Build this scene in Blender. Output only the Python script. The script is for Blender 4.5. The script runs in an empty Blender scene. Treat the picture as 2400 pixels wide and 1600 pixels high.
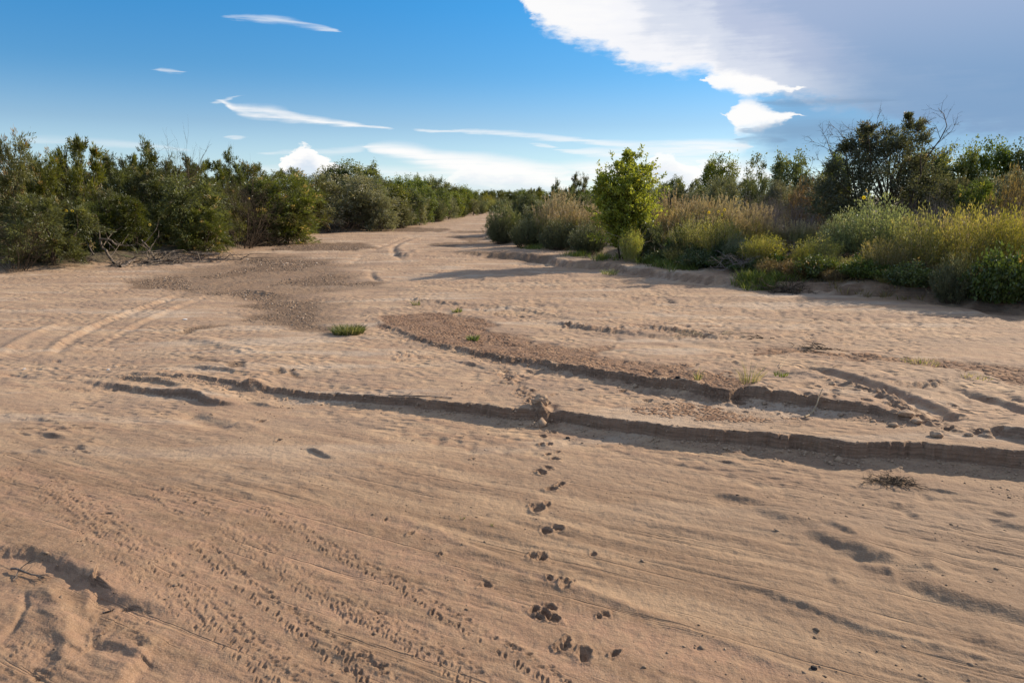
import bpy, math, random
import numpy as np
from math import radians, pi, sin, cos, tan, atan2, asin, sqrt

# ------------------------------------------------------------------ camera, sky, sun, exposure
SC = bpy.context.scene
COL = SC.collection
W0, H0, F = 2352.0, 1568.0, 1680.0
TILT = radians(11.2)
CAMZ = 3.5
cam_d = bpy.data.cameras.new('camera')
cam_d.sensor_width = 36.0
cam_d.lens = 36.0 * F / W0
cam_d.clip_start = 0.05
cam_d.clip_end = 9000
cam = bpy.data.objects.new('camera', cam_d)
COL.objects.link(cam)
cam.location = (0, 0, CAMZ)
cam.rotation_euler = (pi / 2 - TILT, 0, 0)
SC.camera = cam
SC.view_settings.view_transform = 'Standard'
SC.view_settings.look = 'None'
SC.view_settings.exposure = 0.62
SC.view_settings.gamma = 1.0
SC.view_settings.use_curve_mapping = False
SC.cycles.max_bounces = 6
SC.cycles.transparent_max_bounces = 4

SUN_AZ = radians(59)       # to the right of the viewing direction
SUN_EL = radians(26)
sun_d = bpy.data.lights.new('sun', 'SUN')
sun_d.energy = 4.7
sun_d.angle = radians(0.9)
sun_d.color = (1.0, 0.86, 0.68)
sun = bpy.data.objects.new('sun', sun_d)
COL.objects.link(sun)
sun.rotation_euler = (pi / 2 - SUN_EL, 0, pi - SUN_AZ)   # the lamp shines from this azimuth


def ray(px, py):
    X = (px - W0 / 2) / F
    Y = -(py - H0 / 2) / F
    return (X, cos(TILT) + Y * sin(TILT), -sin(TILT) + Y * cos(TILT))


def azel(px, py):
    d = ray(px, py)
    return atan2(d[0], d[1]), atan2(d[2], sqrt(d[0] ** 2 + d[1] ** 2))


def at(px, py, z=0.0):                    # the point of the ground seen there
    d = ray(px, py)
    t = (z - CAMZ) / d[2]
    return (d[0] * t, d[1] * t)


def build_world():
    w = bpy.data.worlds.new('World')
    SC.world = w
    w.use_nodes = True
    nt = w.node_tree
    nt.nodes.clear()
    N, L = nt.nodes, nt.links

    def m(op, a, b=None, c=None, clamp=False):
        n = N.new('ShaderNodeMath')
        n.operation = op
        n.use_clamp = clamp
        for i, v in enumerate((a, b, c)):
            if v is None:
                continue
            if isinstance(v, (int, float)):
                n.inputs[i].default_value = v
            else:
                L.new(v, n.inputs[i])
        return n.outputs[0]

    def sm(v, a, b, lo=0.0, hi=1.0):
        n = N.new('ShaderNodeMapRange')
        n.interpolation_type = 'SMOOTHSTEP'
        L.new(v, n.inputs['Value'])
        for k, q in (('From Min', a), ('From Max', b), ('To Min', lo), ('To Max', hi)):
            if isinstance(q, (int, float)):
                n.inputs[k].default_value = q
            else:
                L.new(q, n.inputs[k])
        return n.outputs['Result']

    def mix(f, a, b):
        n = N.new('ShaderNodeMix')
        n.data_type = 'RGBA'
        for s, v in ((n.inputs['Factor'], f), (n.inputs[6], a), (n.inputs[7], b)):
            if isinstance(v, (tuple, float, int)):
                s.default_value = v if not isinstance(v, tuple) else (*v, 1)
            else:
                L.new(v, s)
        return n.outputs[2]

    tc = N.new('ShaderNodeTexCoord')
    sep = N.new('ShaderNodeSeparateXYZ')
    L.new(tc.outputs['Generated'], sep.inputs[0])
    dx, dy, dz = sep.outputs
    az0 = m('ARCTAN2', dx, dy)
    el0 = m('ARCSINE', dz)
    cmb = N.new('ShaderNodeCombineXYZ')
    L.new(az0, cmb.inputs[0])
    L.new(m('MULTIPLY', el0, 2.2), cmb.inputs[1])

    def noise(scale, detail=4, rough=0.55, off=0.0, stretch=None):
        mp = N.new('ShaderNodeMapping')
        L.new(cmb.outputs[0], mp.inputs[0])
        mp.inputs['Location'].default_value = (off, off * 1.7, off * 0.3)
        if stretch:
            mp.inputs['Rotation'].default_value = (0, 0, stretch[1])
            mp.inputs['Scale'].default_value = (1, stretch[0], 1)
        n = N.new('ShaderNodeTexNoise')
        n.inputs['Scale'].default_value = scale
        n.inputs['Detail'].default_value = detail
        n.inputs['Roughness'].default_value = rough
        L.new(mp.outputs[0], n.inputs['Vector'])
        return m('SUBTRACT', n.outputs[0], 0.5)

    nA, nB, nC, nD = noise(9, 6, 0.6), noise(9, 6, 0.6, 5.3), noise(34, 5, 0.6, 2.1), noise(34, 4, 0.6, 8.7)
    nStreak = noise(11, 6, 0.62, 3.3, (6.0, -0.12))
    az = m('ADD', az0, m('ADD', m('MULTIPLY', nA, 0.040), m('MULTIPLY', nC, 0.034)))
    el = m('ADD', el0, m('ADD', m('MULTIPLY', nB, 0.022), m('MULTIPLY', nD, 0.022)))
    azs = m('ADD', az0, m('MULTIPLY', nA, 0.02))
    els = m('ADD', el0, m('ADD', m('MULTIPLY', nB, 0.008), m('MULTIPLY', nStreak, 0.012)))
    A0, A1, E0, E1 = -0.75, 0.75, -0.05, 0.55

    def curve(src, pts):
        n = N.new('ShaderNodeFloatCurve')
        t = m('DIVIDE', m('SUBTRACT', src, A0), A1 - A0, clamp=True)
        L.new(t, n.inputs['Value'])
        c = n.mapping.curves[0]
        while len(c.points) > 2:
            c.points.remove(c.points[1])
        c.points[0].location = pts[0]
        c.points[1].location = pts[-1]
        for p in pts[1:-1]:
            c.points.new(*p)
        for p in c.points:
            p.handle_type = 'AUTO'
        n.mapping.update()
        return n.outputs[0]

    def elcurve(src, pix):
        pts = []
        for x, y in pix:
            a, e = azel(x, y)
            pts.append(((a - A0) / (A1 - A0), (e - E0) / (E1 - E0)))
        pts = [(0.0, pts[0][1])] + pts + [(1.0, pts[-1][1])]
        return m('ADD', m('MULTIPLY', curve(src, pts), E1 - E0), E0)

    def band(pix, soft=0.5, a=azs, e=els):     # pix = (x, y, half thickness in px)
        c = elcurve(a, [(p[0], p[1]) for p in pix])
        pts = []
        for x, y, h in pix:
            aa, _ = azel(x, y)
            pts.append(((aa - A0) / (A1 - A0), h / 60.0))
        lo, hi = pts[0][0], pts[-1][0]
        pts = [(0.0, 0.0), (lo - 0.03, 0.0), (lo - 0.012, 0.0)] + pts + [(hi + 0.012, 0.0), (hi + 0.03, 0.0), (1.0, 0.0)]
        th = m('MULTIPLY', curve(a, pts), 60.0 / F)
        d = m('ABSOLUTE', m('SUBTRACT', e, c))
        return m('MULTIPLY', sm(m('DIVIDE', d, m('MAXIMUM', th, 0.00003)), soft, 1.35, 1.0, 0.0), sm(th, 0.0003, 0.0016))

    def heap(pix, soft=0.004, fade=0.03):      # cumulus with a billowing top, fading towards its base
        g = elcurve(az, pix)
        top = sm(m('SUBTRACT', g, el), 0.0, soft)
        return m('MULTIPLY', top, sm(m('SUBTRACT', g, el), fade * .6, fade * 2, 1.0, 0.15)), m('SUBTRACT', g, el)

    sky = N.new('ShaderNodeTexSky')
    sky.sky_type = 'NISHITA'
    sky.sun_disc = False
    sky.sun_elevation = SUN_EL
    sky.sun_rotation = SUN_AZ
    sky.altitude = 1500
    sky.air_density = 1.0
    sky.dust_density = 0.6
    sky.ozone_density = 2.0
    tint = N.new('ShaderNodeValToRGB')
    r = tint.color_ramp
    r.elements[0].position = 0.0
    r.elements[0].color = (0.80, 0.94, 1.0, 1)
    r.elements[1].position = 1.0
    r.elements[1].color = (0.45, 0.80, 1.1, 1)
    for p, c in ((0.10, (0.41, 0.58, 0.71, 1)), (0.18, (0.29, 0.60, 0.78, 1)), (0.26, (0.20, 0.64, 0.88, 1)), (0.5, (0.22, 0.66, 0.96, 1))):
        e_ = r.elements.new(p)
        e_.color = c
    L.new(sm(el0, 0.0, 0.9, 0.0, 1.0), tint.inputs[0])
    lin = m('MULTIPLY', el0, 1 / 0.9, clamp=True)
    L.new(lin, tint.inputs[0])
    mul = N.new('ShaderNodeMix')
    mul.data_type = 'RGBA'
    mul.blend_type = 'MULTIPLY'
    mul.inputs['Factor'].default_value = 1.0
    L.new(sky.outputs[0], mul.inputs[6])
    L.new(tint.outputs[0], mul.inputs[7])
    c = mul.outputs[2]
    K = 6.3
    white = (0.95 * K, 0.94 * K, 0.93 * K)
    # low bright haze
    c = mix(sm(el0, 0.0, 0.16, 0.55, 0.0), c, (0.56 * K, 0.69 * K, 0.80 * K))
    # cirrus
    for pix, op in (
        ([(505, 232, 2), (540, 250, 9), (630, 262, 15), (700, 275, 9), (800, 287, 6), (890, 296, 2)], 0.9),
        ([(508, 234, 4), (525, 228, 3), (560, 222, 1)], 0.5),
        ([(960, 298, 2), (1060, 301, 4), (1230, 313, 8), (1330, 320, 5), (1450, 332, 9), (1560, 330, 9), (1700, 336, 14)], 0.6),
        ([(850, 338, 8), (930, 350, 20), (1010, 374, 26), (1120, 386, 30), (1250, 398, 24), (1400, 390, 26), (1600, 392, 36), (1750, 400, 30)], 0.92),
        ([(900, 345, 5), (1000, 362, 14), (1100, 378, 22), (1200, 388, 22), (1290, 396, 14)], 0.75),
        ([(560, 395, 10), (760, 392, 14), (900, 398, 16), (1100, 412, 22), (1300, 415, 22), (1600, 412, 20)], 0.5),
        ([(1280, 345, 2), (1340, 348, 9), (1400, 352, 14), (1480, 350, 12), (1560, 345, 16), (1640, 338, 14), (1710, 336, 8)], 0.7),
        ([(520, 43, 2), (580, 42, 6), (650, 47, 8), (720, 58, 6), (775, 67, 2)], 0.55),
        ([(358, 160, 2), (380, 162, 4), (412, 166, 3)], 0.55),
        ([(520, 316, 1), (540, 316, 4), (562, 317, 2)], 0.6),
        ([(600, 352, 2), (700, 350, 7), (800, 345, 9), (850, 336, 2)], 0.35),
        ([(1215, 333, 1), (1245, 334, 4), (1275, 336, 2)], 0.55),
        ([(40, 318, 2), (140, 325, 10), (330, 335, 8), (430, 345, 2)], 0.3),
    ):
        b = band(pix, 0.1)
        wisp = sm(nStreak, -0.22, 0.10, 0.35, 1.0)
        c = mix(m('MULTIPLY', m('MULTIPLY', b, wisp), op), c, white)
    # cumulus heads low over the trees
    for pix, op in (
        ([(1020, 420), (1050, 388), (1085, 378), (1120, 384), (1170, 376), (1220, 388), (1260, 396), (1300, 420)], 0.5),
        ([(600, 410), (640, 372), (658, 346), (678, 333), (697, 326), (712, 334), (728, 352), (752, 366), (775, 380), (820, 410)], 0.95),
        ([(1470, 420), (1492, 352), (1515, 345), (1540, 348), (1562, 366), (1590, 380), (1620, 420)], 0.7),
        ([(1585, 420), (1608, 368), (1622, 360), (1650, 370), (1700, 372), (1730, 420)], 0.45),
    ):
        hmask, depth = heap(pix)
        shade = mix(sm(m('ADD', depth, m('MULTIPLY', nC, 0.03)), 0.008, 0.030), (0.98 * K, 0.96 * K, 0.94 * K), (0.66 * K, 0.73 * K, 0.84 * K))
        c = mix(m('MULTIPLY', hmask, op), c, shade)
    # the large cloud filling the upper right
    edge = elcurve(az, [(900, -330), (1060, -120), (1190, -30), (1208, 22), (1226, 62), (1300, 102), (1400, 124), (1440, 146), (1500, 170),
                        (1560, 182), (1625, 176), (1648, 204), (1700, 216), (1780, 222), (1850, 236), (1950, 262), (2080, 292), (2352, 330), (2700, 360)])
    d = m('SUBTRACT', el, edge)
    dd = m('ADD', d, m('ADD', m('MULTIPLY', nC, 0.020), m('MULTIPLY', nStreak, 0.014)))
    cover = sm(dd, -0.004, 0.018)
    inner = m('ADD', d, m('MULTIPLY', nA, 0.06))
    azn = m('DIVIDE', m('SUBTRACT', az0, 0.02), 0.6)
    greyness = sm(m('ADD', m('ADD', inner, m('MULTIPLY', nStreak, 0.05)), m('MULTIPLY', azn, 0.07)), 0.02, 0.155)
    fold = sm(m('ADD', m('MULTIPLY', nB, 0.10), d), 0.005, 0.04)
    topw = m('MULTIPLY', sm(az0, 0.05, 0.30, 1.0, 0.0), sm(el0, 0.17, 0.24))
    t_ = m('ADD', m('MULTIPLY', d, 9.0), m('ADD', m('MULTIPLY', nB, 0.45), m('MULTIPLY', nStreak, 0.40)))
    t_ = m('ADD', t_, m('MULTIPLY', sm(az0, 0.15, 0.50), 0.62))
    t_ = m('SUBTRACT', t_, m('MULTIPLY', m('MULTIPLY', sm(az0, 0.05, 0.33, 1.0, 0.0), sm(el0, 0.19, 0.25)), 0.5))
    rp = N.new('ShaderNodeValToRGB')
    rp.color_ramp.interpolation = 'EASE'
    ee = rp.color_ramp.elements
    ee[0].position, ee[0].color = 0.0, (0.93, 0.92, 0.92, 1)
    ee[1].position, ee[1].color = 1.0, (0.35, 0.44, 0.63, 1)
    for p, cc in ((0.18, (0.88, 0.88, 0.91, 1)), (0.42, (0.66, 0.70, 0.80, 1)), (0.70, (0.47, 0.53, 0.69, 1))):
        ee.new(p).color = cc
    L.new(m('MULTIPLY', t_, 0.75, clamp=True), rp.inputs[0])
    vs = N.new('ShaderNodeVectorMath')
    vs.operation = 'SCALE'
    vs.inputs['Scale'].default_value = K
    L.new(rp.outputs[0], vs.inputs[0])
    low = m('MULTIPLY', sm(el0, 0.25, 0.09), sm(az0, 0.30, 0.46))
    ccol = mix(m('MULTIPLY', low, 0.8), vs.outputs[0], (0.15 * K, 0.30 * K, 0.51 * K))
    cover = m('MULTIPLY', cover, sm(az0, 0.36, 0.62, 0.98, 0.92))
    # shaded veil below it
    veil = m('MULTIPLY', sm(m('ADD', az, m('MULTIPLY', nStreak, 0.05)), 0.275, 0.36), sm(el0, 0.015, 0.06))
    c = mix(m('MULTIPLY', veil, 0.72), c, (0.17 * K, 0.34 * K, 0.56 * K))
    c = mix(cover, c, ccol)
    # the two bright shelves
    for pix, op in (
        ([(1622, 186, 4), (1650, 188, 20), (1700, 192, 20), (1770, 200, 13), (1840, 205, 3)], 0.95),
        ([(1674, 262, 3), (1690, 266, 34), (1715, 264, 36), (1750, 270, 26), (1800, 270, 11), (1850, 268, 2)], 0.97),
    ):
        c = mix(m('MULTIPLY', band(pix, 0.40, az, el), op), c, white)
    for pix, op in (
        ([(1700, 300, 2), (1760, 302, 14), (1850, 300, 22), (1950, 296, 18), (2100, 300, 8)], 0.5),
        ([(1730, 232, 1), (1800, 236, 7), (1900, 236, 9), (2050, 232, 3)], 0.45),
        ([(1690, 322, 2), (1730, 318, 9), (1790, 322, 6)], 0.5),
    ):
        c = mix(m('MULTIPLY', band(pix, 0.1), op), c, (0.19 * K, 0.30 * K, 0.46 * K))
    bg = N.new('ShaderNodeBackground')
    bg.inputs['Strength'].default_value = 0.11
    L.new(c, bg.inputs[0])
    out = N.new('ShaderNodeOutputWorld')
    L.new(bg.outputs[0], out.inputs[0])


build_world()


# ------------------------------------------------------------------ helpers
def tag(o, label=None, cat=None, group=None, kind=None):
    if label:
        o['label'] = label
    if cat:
        o['category'] = cat
    if group:
        o['group'] = group
    if kind:
        o['kind'] = kind
    return o


def mesh_np(name, V, Q, attrs=None, smooth=False, colors=None):
    """V (n,3), Q (m,k) with k = 3 or 4"""
    V = np.asarray(V, np.float32)
    Q = np.asarray(Q, np.int32)
    me = bpy.data.meshes.new(name)
    k = Q.shape[1]
    me.vertices.add(len(V))
    me.vertices.foreach_set('co', V.ravel())
    me.loops.add(Q.size)
    me.loops.foreach_set('vertex_index', Q.ravel())
    me.polygons.add(len(Q))
    me.polygons.foreach_set('loop_start', np.arange(len(Q), dtype=np.int32) * k)
    if smooth:
        me.polygons.foreach_set('use_smooth', np.ones(len(Q), bool))
    me.update(calc_edges=True)
    if attrs:
        for nm, a in attrs.items():
            at_ = me.attributes.new(nm, 'FLOAT', 'POINT')
            at_.data.foreach_set('value', np.asarray(a, np.float32).ravel())
    if colors:
        for nm, a in colors.items():
            at_ = me.attributes.new(nm, 'FLOAT_COLOR', 'POINT')
            at_.data.foreach_set('color', np.asarray(a, np.float32).ravel())
    return me


def obj(name, me, mat=None, parent=None, loc=None):
    if mat and not me.materials:
        me.materials.append(mat)
    o = bpy.data.objects.new(name, me)
    COL.objects.link(o)
    if parent:
        o.parent = parent
    if loc:
        o.location = loc
    return o


def nrm(a):
    return a / np.maximum(np.linalg.norm(a, axis=-1, keepdims=True), 1e-9)


def smooth(x, a, b):
    t = np.clip((x - a) / (b - a), 0, 1)
    return t * t * (3 - 2 * t)


_perm = np.random.RandomState(7).permutation(4096).astype(np.int32)
_ga = np.random.RandomState(8).rand(4096) * 2 * pi
_gx, _gy = np.cos(_ga).astype(np.float32), np.sin(_ga).astype(np.float32)


def pn(x, y, seed=0):
    """gradient noise, about -0.7..0.7"""
    x = np.asarray(x, np.float32)
    y = np.asarray(y, np.float32)
    xi = np.floor(x).astype(np.int32)
    yi = np.floor(y).astype(np.int32)
    fx, fy = x - xi, y - yi
    u = fx * fx * fx * (fx * (fx * 6 - 15) + 10)
    v = fy * fy * fy * (fy * (fy * 6 - 15) + 10)

    def g(i, j, ax, ay):
        h = _perm[(_perm[(i + seed * 131) & 4095] + j) & 4095]
        return _gx[h] * ax + _gy[h] * ay
    a = g(xi, yi, fx, fy)
    b = g(xi + 1, yi, fx - 1, fy)
    c = g(xi, yi + 1, fx, fy - 1)
    d = g(xi + 1, yi + 1, fx - 1, fy - 1)
    return (a + (b - a) * u) * (1 - v) + (c + (d - c) * u) * v


def fbm(x, y, s, octs=3, seed=0, rough=0.5):
    r, a = 0, 1
    for i in range(octs):
        r = r + a * pn(x / s, y / s, seed + i)
        s, a = s * 0.5, a * rough
    return r


def dpoly(X, Y, pts):
    """distance, sign (+ = left of the direction of travel) and running index along a polyline"""
    best = np.full(X.shape, 1e9, np.float32)
    sg = np.ones(X.shape, np.float32)
    S = np.zeros(X.shape, np.float32)
    n = len(pts) - 1
    for i in range(n):
        (ax, ay), (bx, by) = pts[i], pts[i + 1]
        ux, uy = bx - ax, by - ay
        l2 = ux * ux + uy * uy + 1e-12
        t0 = ((X - ax) * ux + (Y - ay) * uy) / l2
        t = np.clip(t0, 0, 1)
        ex, ey = X - (ax + t * ux), Y - (ay + t * uy)
        d = np.sqrt(ex * ex + ey * ey)
        cr = ux * (Y - ay) - uy * (X - ax)
        k = d < best - 1e-6
        best = np.where(k, d, best)
        sg = np.where(k, np.where(cr >= 0, 1.0, -1.0), sg)
        S = np.where(k, i + t, S)
    return best, sg, S


def inpoly(X, Y, pts):
    r = np.zeros(X.shape, bool)
    n = len(pts)
    for i in range(n):
        (x1, y1), (x2, y2) = pts[i], pts[(i + 1) % n]
        if y1 == y2:
            continue
        c = ((y1 > Y) != (y2 > Y)) & (X < (x2 - x1) * (Y - y1) / (y2 - y1) + x1)
        r ^= c
    return r


# photo regions the outlines below were measured in -> picture coordinates
def c5(p): return [(0.41667 * x, 548.8 + 0.41667 * y) for x, y in p]
def c6(p): return [(784 + 0.41667 * x, 607.6 + 0.41667 * y) for x, y in p]
def c7(p): return [(1470 + 0.375 * x, 627.2 + 0.375 * y) for x, y in p]
def c2(p): return [(686 + 0.25 * x, 333.2 + 0.25 * y) for x, y in p]
def b1(p): return [(0.4375 * x, 882 + 0.4375 * y) for x, y in p]
def b2(p): return [(784 + 0.4 * x, 940.8 + 0.4 * y) for x, y in p]
def b3(p): return [(1470 + 0.375 * x, 980 + 0.375 * y) for x, y in p]
def G(p, z=0.0): return [at(x, y, z) for x, y in p]


# ------------------------------------------------------------------ terrain
LBANK = G([(-900, 720), (-300, 650), (0, 622), (160, 614), (300, 604), (400, 594), (480, 586), (560, 566), (640, 556), (700, 546), (722, 532),
           (800, 531), (870, 525), (960, 508), (1040, 494), (1085, 489)])
LBANK = LBANK + [(-6.0, 176.0), (-30.0, 215.0), (-90, 300)]
RBANK = G([(3600, 805), (2900, 728), (2352, 684), (2100, 665), (1850, 645), (1700, 632), (1560, 612)], .4) + G([(1450, 598), (1350, 585), (1200, 561), (1118, 548)], .15)
RBANK = RBANK + [(-2.6, 75.0), (-1.8, 95.0), (0.5, 125.0), (3, 165), (6, 200), (-20, 250), (-80, 330)]
TERR = G([(955, 577), (1070, 581), (1180, 587)], .12) + G([(1290, 594), (1400, 605), (1500, 619), (1610, 632), (1700, 643), (1850, 653), (1960, 659),
          (2100, 670), (2230, 682), (2352, 690), (2700, 713), (3200, 758)], .33)

SCARPS = [
    # (points, heights, width, Lup, Ldown, scour, noise)
    (G([(120, 842), (300, 846), (455, 855), (560, 868), (700, 885), (860, 895), (1020, 912), (1150, 928), (1232, 936), (1275, 937), (1400, 957), (1550, 977), (1700, 990),
        (1850, 999), (1950, 1015), (2100, 1021), (2352, 1035), (2700, 1058), (3300, 1100)], 0.24),
     [0, .05, .08, .11, .15, .18, .21, .23, .24, .24, .25, .26, .27, .28, .29, .30, .32, .34, .34], 0.10, 14.0, 1.5, 0.12, 0.12),
    (G(c6([(160, 250), (220, 295), (350, 350), (500, 410), (700, 455), (850, 492), (1060, 520), (1180, 553), (1260, 565), (1500, 608), (1700, 655),
           (1850, 672), (2000, 702), (2130, 738)]) + c7([(640, 750), (870, 790), (1100, 820), (1300, 850), (1450, 862), (1620, 900), (1700, 930)]), 0.25),
     [0, .05, .07, .08, .09, .10, .12, .14, .15, .17, .19, .20, .20, .20, .22, .22, .20, .17, .14, .08, 0], 0.12, 3.0, 1.2, 0.25, 0.14),
    (G(c5([(490, 798), (640, 825), (850, 855), (960, 862), (1100, 882), (1200, 912), (1330, 912)])), [.03, .07, .09, .12, .12, .08, 0], 0.10, 1.6, 1.0, 0.2, 0.10),
    (G(c5([(600, 790), (700, 792), (830, 800), (950, 830), (1060, 852)])), [0, .05, .07, .06, 0], 0.10, 1.01, 0.8, 0.2, 0.1),
    (G(c5([(940, 735), (1100, 748), (1250, 768), (1380, 795)])), [0, .05, .06, .02], 0.10, 1.6, 1.0, 0.2, 0.08),
    (G(c5([(1300, 835), (1360, 842), (1420, 866)])), [0.0, .10, 0], 0.10, 0.5, 0.5, 0.3, 0.05),
    (G(c5([(1330, 900), (1450, 910), (1560, 930)])), [0.0, .05, 0], 0.10, 0.5, 0.5, 0.3, 0.05),
    (G(b1([(-400, 870), (0, 885), (100, 882), (180, 895), (280, 915), (330, 960), (420, 1010), (500, 1052)])), [.05, .07, .07, .075, .065, .075, .075, .07], 0.16, 1.4, 0.5, 0.12, 0.05),
    (G(b1([(478, 1290), (486, 1180), (502, 1062)])), [.02, .06, .07], 0.14, 1.0, 0.5, 0.12, 0.03),
    (G(b1([(505, 1080), (560, 1122), (640, 1148), (750, 1165), (860, 1190), (980, 1215)])), [.055, .065, .06, .045, .03, 0], 0.14, 0.9, 0.4, 0.15, 0.03),
    (G(b1([(640, 1620), (690, 1510), (740, 1470), (775, 1420), (830, 1388)])), [.06, .065, .065, .05, .015], 0.14, 0.9, 0.5, 0.1, 0.03),
    (G(b1([(490, 1345), (560, 1375), (640, 1392), (740, 1440)])), [0, .04, .05, .03], 0.1, 0.3, 0.3, 0.1, 0.02),
    (G(b1([(490, 1350), (500, 1340), (540, 1350)])), [.03, .05, 0], 0.1, 0.3, 0.3, 0.1, 0.02),
    (G(b1([(700, 1330), (760, 1370), (800, 1395)])), [0, .04, .01], 0.08, 0.3, 0.3, 0.1, 0.02),
    (G(b1([(150, 182), (220, 188), (320, 206)])), [0, .04, .01], 0.08, 0.4, 0.5, 0.3, 0.05),
    (G(b1([(220, 258), (280, 272), (355, 284)])), [0.02, .06, 0], 0.08, 0.4, 0.5, 0.3, 0.05),
    (G(b1([(370, 312), (430, 322), (490, 332)])), [0, .04, 0], 0.08, 0.4, 0.5, 0.3, 0.05),
    (G(b1([(150, 346), (200, 348), (270, 362)])), [0, .04, 0], 0.08, 0.4, 0.5, 0.3, 0.05),
    (G(b1([(1590, 335), (1650, 350), (1700, 376), (1790, 390)])), [0, .05, .04, 0], 0.08, 0.5, 0.5, 0.3, 0.05),
    (G(b3([(500, 925), (620, 975), (750, 1012), (950, 1092), (1150, 1162), (1400, 1262), (1650, 1312), (1900, 1390), (2300, 1470)])),
     [0, .02, .025, .03, .025, .022, .018, .012, 0], 0.10, 0.7, 0.7, 0.3, 0.05),
    (G(b3([(1600, 950), (1700, 990), (1850, 1050), (2050, 1110), (2352, 1190), (2700, 1260)])), [0, .04, .05, .05, .05, .04], 0.22, 1.0, 1.0, 0.4, 0.05),
    (G(b3([(1000, 640), (1100, 682), (1220, 732), (1350, 775), (1480, 825), (1600, 868), (1750, 885), (1890, 922)])), [0, .05, .06, .06, .06, .035, .03, 0], 0.2, 0.8, 0.8, 0.4, 0.05),
    (G(b3([(1700, 870), (1780, 880), (1890, 918)])), [0, .03, 0], 0.1, 0.5, 0.5, 0.4, 0.03),
    (G(b3([(1180, 760), (1350, 800), (1450, 830)])), [0, .04, 0], 0.12, 0.5, 0.5, 0.4, 0.05),
    (G(b3([(1330, 858), (1450, 890), (1520, 900), (1570, 925)])), [0, .03, .04, 0], 0.1, 0.5, 0.5, 0.4, 0.05),
    (G(b3([(680, 490), (780, 525), (900, 575), (1040, 605), (1120, 618)])), [0, .03, .04, .03, 0], 0.22, 0.7, 0.7, 0.4, 0.05),
    (G(b3([(1130, 940), (1200, 955), (1330, 985)])), [0, .03, 0], 0.08, 0.5, 0.5, 0.4, 0.03),
    (G(b3([(1050, 556), (1160, 600), (1250, 652), (1380, 725)])), [0, .02, .035, 0], 0.10, 0.5, 0.5, 0.4, 0.03),
    (G(b3([(420, 415), (520, 430), (640, 450), (830, 482)])), [0, .04, .035, 0], 0.12, 0.6, 0.6, 0.4, 0.08),
    (G(b3([(560, 218), (680, 236)])), [.03, 0], 0.1, 0.5, 0.5, 0.4, 0.03),
    (G(b3([(1050, 205), (1180, 218), (1310, 243)])), [0, .04, 0], 0.1, 0.5, 0.5, 0.4, 0.05),
    (G(b3([(1680, 368), (1850, 388), (2050, 420)])), [0, .03, 0], 0.08, 0.5, 0.5, 0.4, 0.05),
    (G(b3([(2150, 560), (2230, 595), (2352, 625), (2600, 700)])), [0, .03, .03, .02], 0.15, 0.5, 0.5, 0.4, 0.05),
    (G(b3([(1900, 1260), (2100, 1320), (2352, 1420)])), [0, .03, 0.02], 0.15, 0.8, 0.5, 0.4, 0.05),
    (G(c7([(2130, 955), (2220, 985), (2352, 1010), (2700, 1060)]), 0.25), [0, .12, .14, .1], 0.15, 0.8, 0.8, 0.3, 0.08),
    (G(c7([(620, 490), (760, 512), (1000, 500), (1250, 525), (1500, 552)]), 0.25), [0, .03, .03, .03, 0], 0.2, 0.8, 0.8, 0.2, 0.1),
    (G(c6([(620, 505), (700, 522), (840, 558)]), 0.22), [0.0, .05, 0], 0.1, 0.5, 0.4, 0.3, 0.05),
    (G(c6([(280, 135), (450, 165), (700, 190), (950, 215), (1150, 252), (1300, 275), (1500, 290)]), 0.25), [0, .05, .06, .05, .05, .05, 0], 0.2, 0.7, 0.7, 0.3, 0.2),
    (G(c6([(1100, 280), (1250, 305), (1450, 335), (1700, 362), (1900, 380)]), 0.25), [0, .09, .09, .07, 0], 0.2, 0.5, 0.7, 0.3, 0.2),
    (G(c6([(1600, 310), (1750, 328), (1900, 350), (2050, 380), (2180, 395)]), 0.25), [0, .08, .08, .06, 0], 0.2, 0.5, 0.7, 0.3, 0.2),
    (G(c5([(1330, 272), (1450, 290), (1575, 300)]), 0.05), [.02, .10, 0], 0.2, 0.8, 0.8, 0.3, 0.1),
    (G(c2([(600, 968), (800, 978), (1000, 1012), (1260, 1018)]), 0.05), [0, .12, .16, 0], 0.3, 1.5, 1.0, 0.3, 0.2),
]

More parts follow.
